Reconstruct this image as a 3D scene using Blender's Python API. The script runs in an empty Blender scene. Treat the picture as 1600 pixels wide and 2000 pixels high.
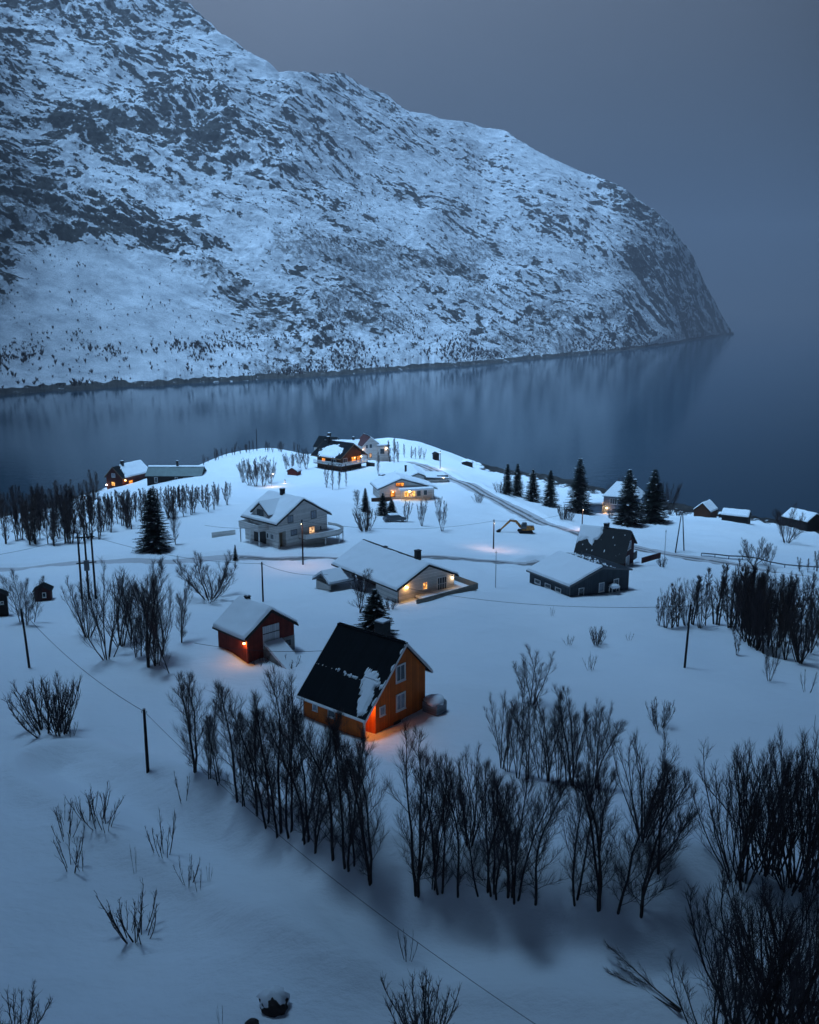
import bpy, math, random
import numpy as np
R = math.radians
sc = bpy.context.scene
COL = sc.collection

# ------------------------------------------------------------------ camera
F, PITCH, CZ = 1880.0, R(12.3), 62.0
cam_d = bpy.data.cameras.new('camera'); cam = bpy.data.objects.new('camera', cam_d); COL.objects.link(cam)
cam_d.sensor_fit = 'HORIZONTAL'; cam_d.sensor_width = 36; cam_d.lens = F / 1600 * 36
cam_d.clip_start = 0.5; cam_d.clip_end = 30000
cam.location = (0, 0, CZ); cam.rotation_euler = (R(90) - PITCH, 0, 0)
sc.camera = cam

# ------------------------------------------------------------------ world, sun, exposure
SUN_EL, SUN_AZ = 76.0, -105.0          # the brightest part of the overcast, almost overhead
w = bpy.data.worlds.new('World'); sc.world = w; w.use_nodes = True
nt = w.node_tree; nt.nodes.clear()
def N(nt, t, **k):
    n = nt.nodes.new(t)
    for a, v in k.items(): setattr(n, a, v)
    return n
wo = N(nt, 'ShaderNodeOutputWorld'); add = N(nt, 'ShaderNodeAddShader')
sky = N(nt, 'ShaderNodeTexSky', sky_type='NISHITA', sun_disc=False)
sky.sun_elevation = R(-5.0); sky.sun_rotation = R(SUN_AZ); sky.altitude = 60; sky.air_density = 1.0; sky.dust_density = 2.0; sky.ozone_density = 4.0
b1 = N(nt, 'ShaderNodeBackground'); b1.inputs[1].default_value = 0.05
nt.links.new(sky.outputs[0], b1.inputs[0])
# overcast dusk cloud: darker low down, brighter and bluer overhead, dimmer to the east
tc = N(nt, 'ShaderNodeTexCoord'); sep = N(nt, 'ShaderNodeSeparateXYZ'); nt.links.new(tc.outputs['Generated'], sep.inputs[0])
ns = N(nt, 'ShaderNodeTexNoise'); ns.inputs['Scale'].default_value = 2.2; ns.inputs['Detail'].default_value = 5
nt.links.new(tc.outputs['Generated'], ns.inputs['Vector'])
m1 = N(nt, 'ShaderNodeMath', operation='MULTIPLY_ADD'); nt.links.new(ns.outputs[0], m1.inputs[0]); m1.inputs[1].default_value = 0.12; nt.links.new(sep.outputs[2], m1.inputs[2])
rp = N(nt, 'ShaderNodeValToRGB'); nt.links.new(m1.outputs[0], rp.inputs[0])
e = rp.color_ramp.elements
e[0].position = 0.05; e[0].color = (0.012, 0.024, 0.045, 1)
e[1].position = 1.0; e[1].color = (0.11, 0.28, 0.66, 1)
for p, c in ((0.12, (0.022, 0.036, 0.062, 1)), (0.20, (0.098, 0.138, 0.200, 1)), (0.33, (0.160, 0.208, 0.290, 1)), (0.6, (0.10, 0.205, 0.45, 1))):
    q = e.new(p); q.color = c
mx = N(nt, 'ShaderNodeMapRange'); nt.links.new(sep.outputs[0], mx.inputs[0])
mx.inputs[1].default_value = -0.1; mx.inputs[2].default_value = 0.5; mx.inputs[3].default_value = 1.0; mx.inputs[4].default_value = 0.20
my = N(nt, 'ShaderNodeMapRange'); nt.links.new(sep.outputs[1], my.inputs[0])
my.inputs[1].default_value = -0.6; my.inputs[2].default_value = 0.5; my.inputs[3].default_value = 0.30; my.inputs[4].default_value = .70
mm = N(nt, 'ShaderNodeMath', operation='MULTIPLY'); nt.links.new(mx.outputs[0], mm.inputs[0]); nt.links.new(my.outputs[0], mm.inputs[1])
b2 = N(nt, 'ShaderNodeBackground'); nt.links.new(rp.outputs[0], b2.inputs[0]); nt.links.new(mm.outputs[0], b2.inputs[1])
nt.links.new(b1.outputs[0], add.inputs[0]); nt.links.new(b2.outputs[0], add.inputs[1]); nt.links.new(add.outputs[0], wo.inputs[0])

sd = bpy.data.lights.new('sun', 'SUN'); sun = bpy.data.objects.new('sun', sd); COL.objects.link(sun)
sd.energy = 5.0; sd.angle = R(32); sd.color = (0.35, 0.645, 1.0)
sun.rotation_euler = (R(90 - SUN_EL), 0, R(180 - SUN_AZ)); sun.location = (0, 0, 300)
vs = sc.view_settings; vs.view_transform = 'Standard'; vs.look = 'None'; vs.gamma = 1; vs.exposure = 0.86
sc.cycles.max_bounces = 6; sc.cycles.volume_bounces = 0; sc.cycles.transparent_max_bounces = 8
sc.cycles.sample_clamp_indirect = 3.0

# ------------------------------------------------------------------ picture rays (used only to find where things stand)
def ray(px, py):
    x = (px - 800) / F; y = -(py - 1000) / F
    return np.array([x, math.cos(PITCH) + y * math.sin(PITCH), -math.sin(PITCH) + y * math.cos(PITCH)])
def atz(px, py, z):
    d = ray(px, py); t = (z - CZ) / d[2]
    return d[0] * t, d[1] * t
def proj(x, y, z):
    z = z - CZ
    f = y * math.cos(PITCH) - z * math.sin(PITCH); u = y * math.sin(PITCH) + z * math.cos(PITCH)
    return 800 + F * x / f, 1000 - F * u / f, f

# ------------------------------------------------------------------ numpy noise
def _hash(ix, iy, seed):
    h = (ix.astype(np.int64) * 374761393 + iy.astype(np.int64) * 668265263 + seed * 1442695041) & 0xffffffff
    h = ((h ^ (h >> 13)) * 1274126177) & 0xffffffff
    return (h ^ (h >> 16)) & 0xffff
def perlin(x, y, seed=0):
    ix = np.floor(x); iy = np.floor(y); fx = x - ix; fy = y - iy
    u = fx * fx * fx * (fx * (fx * 6 - 15) + 10); v = fy * fy * fy * (fy * (fy * 6 - 15) + 10)
    def g(ox, oy):
        a = _hash(ix + ox, iy + oy, seed) * (2 * math.pi / 65536)
        return np.cos(a) * (fx - ox) + np.sin(a) * (fy - oy)
    a, b, c, d = g(0, 0), g(1, 0), g(0, 1), g(1, 1)
    return (a + (b - a) * u + (c - a) * v + (a - b - c + d) * u * v) * 1.5
def fbm(x, y, seed, oct=4, gain=0.5):
    s = 0; am = 1
    for i in range(oct):
        s = s + am * perlin(x * 2 ** i, y * 2 ** i, seed + i * 17); am *= gain
    return s
def sstep(a, b, x):
    t = np.clip((x - a) / (b - a), 0, 1); return t * t * (3 - 2 * t)

# ------------------------------------------------------------------ terrain height from surveyed points
PTS = [(0,2000,23),(400,2000,23),(800,2000,23),(1200,2000,24),(1600,2000,25),(0,1700,24),(400,1750,24.3),(800,1850,24.6),(1250,1860,25.6),(1600,1700,26.5),
(0,1500,25.2),(289,1505,26),(380,1509,26.8),(545,1632,26.8),(720,1724,26.8),(1000,1750,26.8),(1250,1780,27),(712,1442,27),(832,1375,27.1),(602,1397,27),(1100,1530,27),
(1000,1400,26.5),(1300,1420,26),(484,1298,26),(577,1272,26),(427,1270,26.2),(58,1303,25),(100,1430,25.3),(210,1286,25),(778,1178,24),(893,1155,24.2),(642,1145,22.9),
(1000,1250,24.5),(1150,1300,24.5),(1340,1300,24.5),(1600,1350,24.5),(1300,1225,23),(1500,1330,24),(1113,1166,22),(1227,1147,21.8),(1037,1137,21.6),
(543,1070,21),(640,1050,20.3),(478,1052,21),(400,1167,22.5),(300,1075,20),(150,1068,18),(0,1110,19.5),(0,1060,17),(60,1170,22),(400,995,19.5),(450,990,19),
(964,1072,19.5),(850,1080,20.5),(1220,1112,19),(1147,1085,18.5),(1150,1050,16.5),(1330,1080,15.5),(1600,1125,14.5),(1450,1095,15),(1040,1038,17),(862,1037,18),
(713,1037,18.5),(770,1012,17.5),(700,980,16.5),(800,975,15.5),(830,910,13.5),(950,950,14),(1000,975,13.5),(991,965,11.5),(1130,998,11),(1227,1022,10.5),(1280,1017,10),
(1350,1010,5),(1482,1024,4),(1600,1046,5),
(760,855,14.5),(700,865,13),(820,866,10),(850,882,5),(720,897,11.5),(670,925,13),(620,890,10.5),(560,878,13),(500,877,13.5),(430,893,10),(380,912,7),(300,930,5.5),(200,958,3.5),(100,990,2),(0,1010,1.5),
(870,890,0),(940,906,0),(1054,925,0),(1118,938,0),(1177,954,0),(1320,983,0),(1440,1002,0),(1520,1015,0),(1600,1028,0),(1800,1060,0),(2200,1110,0),
(940,917,2.6),(1080,946,2.6),(1177,966,2.6),(1300,999,2.6),(1440,1014,2.4),(1600,1044,2.6),(1000,935,7),
(-300,1100,17),(-600,1200,18),(-300,1500,26),(-300,1040,0),(-900,1080,0),(1900,1130,13),(1900,1300,22),(1900,1600,27),(2300,1200,13)]
CP = []
for px, py, z in PTS:
    x, y = atz(px, py, z); CP.append((x, y, z))
    if z == 0 or (py < 1015 and z < 15 and (px, py) in ((760,855),(700,865),(820,866),(850,882),(620,890),(560,878),(500,877),(430,893),(380,912),(300,930),(200,958),(100,990),(0,1010))):
        D = math.hypot(x, y)
        for dd, zz in (((26 + z, -1.5), (50, -4), (140, -7)) if z > 0 else ((16, -2.5), (50, -5), (140, -8))):
            k = (D + dd) / D; CP.append((x * k, y * k, zz))
CP += [(0,-60,30),(110,-60,30),(-110,-60,30),(160,40,28),(-160,40,27),(0,10,22),(0,30,22.6),(40,20,23),(-40,20,22.5),(300,-60,24),(-300,-60,24),(0,-300,40)]
CP = np.array(CP)
_c = 9.0
_A = np.sqrt(((CP[:, None, :2] - CP[None, :, :2]) ** 2).sum(-1) + _c * _c)
_W = np.linalg.solve(_A, CP[:, 2] - 15.0)
def H0(x, y):
    x = np.asarray(x, float); y = np.asarray(y, float); sh = x.shape
    x = x.ravel(); y = y.ravel(); out = np.empty(len(x))
    for i in range(0, len(x), 100000):
        xx = x[i:i + 100000, None]; yy = y[i:i + 100000, None]
        out[i:i + 100000] = np.sqrt((xx - CP[:, 0]) ** 2 + (yy - CP[:, 1]) ** 2 + _c * _c) @ _W
    return (out + 15.0).reshape(sh)
def march(fn, px, py, tmax=520):
    d = ray(px, py); t = np.linspace(30, tmax, 700)
    z = CZ + d[2] * t; h = fn(d[0] * t, d[1] * t)
    i = np.argmax(z < h)
    if i == 0: i = 699
    t2 = np.linspace(t[i - 1], t[i], 60); z = CZ + d[2] * t2; h = fn(d[0] * t2, d[1] * t2)
    j = np.argmax(z < h); return d[0] * t2[j], d[1] * t2[j], h[j]
def pline(pts): return np.array([march(H0, *p)[:2] for p in pts])
ROAD = pline([(742,896),(800,900),(838,909),(900,940),(960,968),(1040,1006),(1100,1030),(1150,1050),(1240,1068),(1330,1083),(1450,1102),(1600,1129),(1800,1165),(2100,1225)])
LANE = pline([(-260,1130),(0,1112),(120,1101),(250,1094),(350,1093),(450,1088),(560,1092),(640,1082),(720,1092),(820,1086),(950,1094),(1030,1103),(1075,1095)])
DITCH = pline([(120,1500),(220,1535),(330,1585),(440,1632),(560,1690),(680,1745),(800,1795),(950,1820),(1200,1835),(1400,1800)])
PATH = pline([(735,1452),(790,1470),(860,1450),(900,1400)])
def smooth_line(P, it=3):
    for _ in range(it):
        Q = [P[0]]
        for a, b in zip(P[:-1], P[1:]): Q += [a * .75 + b * .25, a * .25 + b * .75]
        Q.append(P[-1]); P = np.array(Q)
    return P
ROAD = smooth_line(ROAD); LANE = smooth_line(LANE); DITCH = smooth_line(DITCH, 2)
def dist_line(x, y, P):
    d = np.full(x.shape, 1e9)
    x0, x1, y0, y1 = P[:, 0].min() - 15, P[:, 0].max() + 15, P[:, 1].min() - 15, P[:, 1].max() + 15
    m = (x > x0) & (x < x1) & (y > y0) & (y < y1)
    if not m.any(): return d
    xm, ym = x[m], y[m]; dm = np.full(xm.shape, 1e9)
    for a, b in zip(P[:-1], P[1:]):
        e_ = b - a; L2 = (e_ ** 2).sum() + 1e-9
        t = np.clip(((xm - a[0]) * e_[0] + (ym - a[1]) * e_[1]) / L2, 0, 1)
        dm = np.minimum(dm, (xm - a[0] - t * e_[0]) ** 2 + (ym - a[1] - t * e_[1]) ** 2)
    d[m] = np.sqrt(dm); return d
RW, LW = 3.3, 2.2
def H(x, y, under=False):
    x = np.asarray(x, float); y = np.asarray(y, float)
    z = H0(x, y)
    land = sstep(0.5, 4, z)
    z = z + land * (0.55 * fbm(x / 22, y / 22, 5, 3) + 0.10 * fbm(x / 5 + 9, y / 2.6, 8, 4))
    z = z + sstep(-3, 1, z) * (1 - sstep(2, 4, z)) * 0.5 * fbm(x / 3, y / 3, 31, 3)
    d = dist_line(x, y, DITCH)
    z = z - 0.85 * np.exp(-(d / 1.6) ** 2) + 0.60 * np.exp(-((d - 3.6) / 1.2) ** 2)
    for P, W_, dp in ((ROAD, RW, 0.5), (LANE, LW, 0.3)):
        d = dist_line(x, y, P)
        z = z - dp * (1 - sstep(W_, W_ + 0.9, d)) + 0.35 * np.exp(-((d - W_ - 1.3) / 0.7) ** 2) * (0.7 + 0.6 * perlin(x / 2.3, y / 2.3, 77))
        if under: z = z - 0.3 * (1 - sstep(W_ - 0.5, W_, d))
    return z
def at(px, py):
    return march(H, px, py)
def height_for(px, pyb, pyt):
    x, y, z = at(px, pyb)
    lo, hi = 0, 60
    for _ in range(30):
        m = (lo + hi) / 2
        if proj(x, y, z + m)[1] <= pyt: hi = m
        else: lo = m
    return (x, y, z), hi

# ------------------------------------------------------------------ materials
MATS = {}
def mat(name, col, rough=0.8, bump=None, scale=3.0, var=0.0, vscale=1.0, vcol=None, boards=None, spec=0.3, metal=0.0, coord='Object'):
    if name in MATS: return MATS[name]
    m = bpy.data.materials.new(name); m.use_nodes = True; t = m.node_tree; t.nodes.clear()
    o = N(t, 'ShaderNodeOutputMaterial'); b = N(t, 'ShaderNodeBsdfPrincipled'); t.links.new(b.outputs[0], o.inputs[0])
    b.inputs['Roughness'].default_value = rough; b.inputs['Specular IOR Level'].default_value = spec; b.inputs['Metallic'].default_value = metal
    b.inputs['Base Color'].default_value = (*col, 1)
    tcn = N(t, 'ShaderNodeTexCoord'); vec = tcn.outputs[coord]
    if var:
        n = N(t, 'ShaderNodeTexNoise'); n.inputs['Scale'].default_value = vscale; n.inputs['Detail'].default_value = 6; n.inputs['Roughness'].default_value = .65
        t.links.new(vec, n.inputs['Vector'])
        r = N(t, 'ShaderNodeValToRGB'); t.links.new(n.outputs[0], r.inputs[0])
        c2 = vcol or tuple(c * (1 - var) for c in col)
        r.color_ramp.elements[0].position = .35; r.color_ramp.elements[0].color = (*c2, 1)
        r.color_ramp.elements[1].position = .62; r.color_ramp.elements[1].color = (*col, 1)
        t.links.new(r.outputs[0], b.inputs['Base Color'])
    hgt = None
    if boards:
        ax, pitch = boards
        s = N(t, 'ShaderNodeSeparateXYZ'); t.links.new(vec, s.inputs[0])
        if ax == 'xy':
            q = N(t, 'ShaderNodeMath', operation='ADD'); t.links.new(s.outputs[0], q.inputs[0]); t.links.new(s.outputs[1], q.inputs[1]); src = q.outputs[0]
        else: src = s.outputs['XYZ'.index(ax)]
        q = N(t, 'ShaderNodeMath', operation='DIVIDE'); t.links.new(src, q.inputs[0]); q.inputs[1].default_value = pitch
        q2 = N(t, 'ShaderNodeMath', operation='FRACT'); t.links.new(q.outputs[0], q2.inputs[0])
        q3 = N(t, 'ShaderNodeMath', operation='GREATER_THAN'); t.links.new(q2.outputs[0], q3.inputs[0]); q3.inputs[1].default_value = 0.16
        hgt = q3.outputs[0]
        fl = N(t, 'ShaderNodeMath', operation='FLOOR'); t.links.new(q.outputs[0], fl.inputs[0])
        wn = N(t, 'ShaderNodeTexWhiteNoise', noise_dimensions='1D'); t.links.new(fl.outputs[0], wn.inputs['W'])
        mr = N(t, 'ShaderNodeMapRange'); t.links.new(wn.outputs[0], mr.inputs[0]); mr.inputs[3].default_value = .78; mr.inputs[4].default_value = 1.08
        mg = N(t, 'ShaderNodeMath', operation='MULTIPLY_ADD'); t.links.new(q3.outputs[0], mg.inputs[0]); mg.inputs[1].default_value = .3; mg.inputs[2].default_value = .7
        ml = N(t, 'ShaderNodeMath', operation='MULTIPLY'); t.links.new(mr.outputs[0], ml.inputs[0]); t.links.new(mg.outputs[0], ml.inputs[1])
        vm = N(t, 'ShaderNodeVectorMath', operation='SCALE'); t.links.new(ml.outputs[0], vm.inputs['Scale'])
        src_c = b.inputs['Base Color'].links[0].from_socket if b.inputs['Base Color'].is_linked else None
        if src_c: t.links.new(src_c, vm.inputs[0])
        else: vm.inputs[0].default_value = col
        t.links.new(vm.outputs[0], b.inputs['Base Color'])
    if bump or hgt is not None:
        bp = N(t, 'ShaderNodeBump'); bp.inputs['Strength'].default_value = bump or .6
        bp.inputs['Distance'].default_value = 0.03 if hgt is not None else 0.06
        if hgt is not None: t.links.new(hgt, bp.inputs['Height'])
        else:
            n = N(t, 'ShaderNodeTexNoise'); n.inputs['Scale'].default_value = scale; n.inputs['Detail'].default_value = 5
            t.links.new(vec, n.inputs['Vector']); t.links.new(n.outputs[0], bp.inputs['Height'])
        t.links.new(bp.outputs[0], b.inputs['Normal'])
    MATS[name] = m; return m
def emit(name, col, st, dark=None, scale=2.0):
    m = bpy.data.materials.new(name); m.use_nodes = True; t = m.node_tree; t.nodes.clear()
    o = N(t, 'ShaderNodeOutputMaterial'); em = N(t, 'ShaderNodeEmission'); t.links.new(em.outputs[0], o.inputs[0])
    em.inputs[0].default_value = (*col, 1); em.inputs[1].default_value = st
    if dark:
        n = N(t, 'ShaderNodeTexNoise'); n.inputs['Scale'].default_value = scale; tcn = N(t, 'ShaderNodeTexCoord'); t.links.new(tcn.outputs['Object'], n.inputs['Vector'])
        r = N(t, 'ShaderNodeValToRGB'); r.color_ramp.elements[0].position = .42; r.color_ramp.elements[1].position = .58
        r.color_ramp.elements[0].color = (*dark, 1); r.color_ramp.elements[1].color = (*col, 1)
        t.links.new(n.outputs[0], r.inputs[0]); t.links.new(r.outputs[0], em.inputs[0])
    MATS[name] = m; return m
SNOW = mat('snow', (.80, .82, .86), .7, bump=.35, scale=1.6, spec=.2)
BARK = mat('bark', (.045, .036, .034), .95, bump=.5, scale=9, var=.4, vscale=5)
TWIG = mat('twig', (.060, .046, .050), .95)
TWIG2 = mat('twig_brown', (.070, .050, .046), .95)
NEEDLE = mat('needles', (.012, .022, .016), .9, var=.4, vscale=2)
ORANGE = mat('orange_cladding', (.70, .15, .017), .75, boards=('xy', .16), var=.18, vscale=1.2)
REDW = mat('dark_red_cladding', (.21, .032, .022), .8, boards=('xy', .18), var=.35, vscale=1.5)
MAROON = mat('maroon_cladding', (.075, .016, .016), .8, boards=('xy', .18), var=.3, vscale=1.5)
WHITEW = mat('white_cladding', (.76, .73, .70), .75, boards=('Z', .2), var=.12, vscale=1.1)
CREAMW = mat('cream_cladding', (.72, .68, .64), .75, boards=('Z', .2), var=.12, vscale=1.1)
GREYW = mat('slate_cladding', (.058, .075, .092), .75, boards=('xy', .2), var=.2, vscale=1.0)
BLUEW = mat('blue_grey_cladding', (.16, .22, .30), .8, boards=('Z', .2), var=.15)
BROWNW = mat('brown_timber', (.095, .035, .016), .8, boards=('xy', .2), var=.3)
DARKW = mat('dark_timber', (.022, .018, .018), .85, boards=('xy', .2), var=.3)
WTRIM = mat('white_trim', (.72, .72, .72), .6)
GTRIM = mat('grey_trim', (.12, .13, .14), .6)
DTRIM = mat('dark_trim', (.025, .022, .022), .6)
ROOFB = mat('black_roofing', (.006, .009, .012), .8, boards=('Y', .28), spec=.12, var=.25, vscale=.8)
ROOFG = mat('green_grey_roofing', (.13, .17, .17), .7, var=.2, vscale=.6)
ROOFR = mat('maroon_roofing', (.075, .025, .028), .7, var=.2)
CONC = mat('concrete', (.30, .30, .30), .9, bump=.4, scale=6, var=.3, vscale=2)
CHIM = mat('chimney_sheet', (.018, .018, .02), .6, var=.3)
GLASS = mat('window_glass', (.025, .04, .055), .12, spec=.6)
CURT = mat('curtained_glass', (.32, .36, .42), .25, spec=.5, var=.35, vscale=1.8)
DECKW = mat('weathered_planks', (.27, .25, .22), .85, boards=('Z', .18), var=.3, vscale=2)
POLE = mat('pole_wood', (.022, .018, .018), .9, var=.3, vscale=2)
WIRE = mat('wire_black', (.012, .012, .014), .6)
METAL = mat('galvanised_metal', (.3, .3, .31), .5, metal=.6)
EXCO = mat('machine_orange', (.75, .30, .05), .6, var=.5, vscale=2, vcol=(.09, .04, .025))
RUB = mat('rubber', (.015, .015, .016), .9)
CARP = mat('car_paint', (.07, .085, .10), .4, spec=.5)
LITW = emit('lit_window', (1.0, .50, .13), 1.3, dark=(.22, .06, .012), scale=2.4)
LITP = emit('lit_window_pale', (1.0, .62, .32), .75, dark=(.35, .18, .10), scale=2.0)
LITO = emit('lit_amber', (1.0, .33, .05), 1.1, dark=(.25, .07, .012), scale=1.5)
BULB = emit('bulb', (1.0, .55, .16), 26)
BULBW = emit('bulb_white', (1.0, .80, .55), 18)

# ------------------------------------------------------------------ mesh helpers
def tag(o, label=None, cat=None, group=None, kind=None):
    if label: o['label'] = label
    if cat: o['category'] = cat
    if group: o['group'] = group
    if kind: o['kind'] = kind
    return o
def link(name, data, parent=None, loc=None, rz=0):
    o = bpy.data.objects.new(name, data); COL.objects.link(o)
    if parent: o.parent = parent
    if loc is not None: o.location = loc
    o.rotation_euler = (0, 0, rz); return o
def empty(name, label, cat, loc, rz=0, group=None):
    o = link(name, None, None, loc, rz); o.empty_display_size = .3
    return tag(o, label, cat, group)
def np_mesh(name, V, Fq, mats, smooth=False, attrs=None, k=4):
    me = bpy.data.meshes.new(name); V = np.asarray(V, np.float32); Fq = np.asarray(Fq, np.int32)
    me.vertices.add(len(V)); me.vertices.foreach_set('co', V.ravel())
    n = len(Fq); me.loops.add(n * k); me.loops.foreach_set('vertex_index', Fq.ravel())
    me.polygons.add(n); me.polygons.foreach_set('loop_start', np.arange(0, n * k, k, dtype=np.int32))
    me.polygons.foreach_set('loop_total', np.full(n, k, np.int32))
    me.polygons.foreach_set('use_smooth', np.full(n, smooth, bool))
    for a, v in (attrs or {}).items():
        at_ = me.attributes.new(a, 'FLOAT', 'POINT'); at_.data.foreach_set('value', np.asarray(v, np.float32).ravel())
    me.update(); me.validate()
    for m in (mats if isinstance(mats, (list, tuple)) else [mats]): me.materials.append(m)
    return me
def grid_faces(nr, nc):
    i = np.arange(nr - 1)[:, None] * nc + np.arange(nc - 1)[None, :]
    return np.stack([i, i + 1, i + nc + 1, i + nc], -1).reshape(-1, 4)
class MB:
    def __init__(s): s.v = []; s.f = []
    def box(s, x0, x1, y0, y1, z0, z1):
        n = len(s.v)
        s.v += [(x0,y0,z0),(x1,y0,z0),(x1,y1,z0),(x0,y1,z0),(x0,y0,z1),(x1,y0,z1),(x1,y1,z1),(x0,y1,z1)]
        s.f += [tuple(n + i for i in q) for q in ((0,3,2,1),(4,5,6,7),(0,1,5,4),(1,2,6,5),(2,3,7,6),(3,0,4,7))]
        return s
    def prism(s, poly, y0, y1):            # polygon in xz (counter-clockwise seen from -y), extruded along y
        n = len(s.v); k = len(poly)
        s.v += [(x, y0, z) for x, z in poly] + [(x, y1, z) for x, z in poly]
        s.f.append(tuple(n + i for i in range(k))); s.f.append(tuple(n + k + i for i in reversed(range(k))))
        for i in range(k):
            j = (i + 1) % k; s.f.append((n + j, n + i, n + k + i, n + k + j))
        return s
    def prismx(s, poly, x0, x1):           # polygon in yz extruded along x
        n = len(s.v); k = len(poly)
        s.v += [(x0, y, z) for y, z in poly] + [(x1, y, z) for y, z in poly]
        s.f.append(tuple(n + i for i in reversed(range(k)))); s.f.append(tuple(n + k + i for i in range(k)))
        for i in range(k):
            j = (i + 1) % k; s.f.append((n + i, n + j, n + k + j, n + k + i))
        return s
    def bar(s, a, b, wd, ht=None):          # rectangular bar between two points
        a = np.array(a, float); b = np.array(b, float); d = b - a; L = np.linalg.norm(d); d /= L
        up = np.array([0, 0, 1.]) if abs(d[2]) < .95 else np.array([1., 0, 0])
        r = np.cross(d, up); r /= np.linalg.norm(r); u = np.cross(r, d); ht = ht or wd
        n = len(s.v)
        for p in (a, b):
            for sx, su in ((-1,-1),(1,-1),(1,1),(-1,1)): s.v.append(tuple(p + r * sx * wd / 2 + u * su * ht / 2))
        s.f += [tuple(n + i for i in q) for q in ((0,3,2,1),(4,5,6,7),(0,1,5,4),(1,2,6,5),(2,3,7,6),(3,0,4,7))]
        return s
    def tube(s, pts, rad, k=6, cap=True):
        pts = np.array(pts, float); n0 = len(s.v); m = len(pts)
        if not hasattr(rad, '__len__'): rad = [rad] * m
        for i in range(m):
            d = pts[min(i + 1, m - 1)] - pts[max(i - 1, 0)]; d /= np.linalg.norm(d) + 1e-9
            up = np.array([0, 0, 1.]) if abs(d[2]) < .9 else np.array([1., 0, 0])
            r = np.cross(d, up); r /= np.linalg.norm(r); u = np.cross(r, d)
            for j in range(k):
                a = 2 * math.pi * j / k; s.v.append(tuple(pts[i] + (r * math.cos(a) + u * math.sin(a)) * rad[i]))
        for i in range(m - 1):
            for j in range(k):
                q = (j + 1) % k; s.f.append((n0 + i * k + j, n0 + i * k + q, n0 + (i + 1) * k + q, n0 + (i + 1) * k + j))
        if cap:
            s.f.append(tuple(n0 + j for j in range(k))); s.f.append(tuple(n0 + (m - 1) * k + j for j in reversed(range(k))))
        return s
    def ball(s, c, r, k=8, sq=1.0, seed=None):
        n0 = len(s.v); rr = random.Random(seed)
        for i in range(1, k):
            th = math.pi * i / k
            for j in range(2 * k):
                ph = math.pi * j / k; q = r * (1 + (rr.uniform(-.18, .18) if seed is not None else 0))
                s.v.append((c[0] + q * math.sin(th) * math.cos(ph), c[1] + q * math.sin(th) * math.sin(ph), c[2] + q * sq * math.cos(th)))
        t = len(s.v); s.v += [(c[0], c[1], c[2] + r * sq), (c[0], c[1], c[2] - r * sq)]
        for j in range(2 * k):
            q = (j + 1) % (2 * k); s.f.append((t, n0 + j, n0 + q))
            l = n0 + (k - 2) * 2 * k; s.f.append((t + 1, l + q, l + j))
            for i in range(k - 2):
                a = n0 + i * 2 * k; s.f.append((a + j, a + 2 * k + j, a + 2 * k + q, a + q))
        return s
    def mesh(s, name, m, smooth=False):
        me = bpy.data.meshes.new(name); me.from_pydata(s.v, [], s.f); me.update(); me.materials.append(m)
        if smooth: me.polygons.foreach_set('use_smooth', [True] * len(me.polygons))
        return me
    def build(s, name, m, parent=None, loc=None, rz=0, smooth=False):
        return link(name, s.mesh(name, m, smooth), parent, loc, rz)

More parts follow.
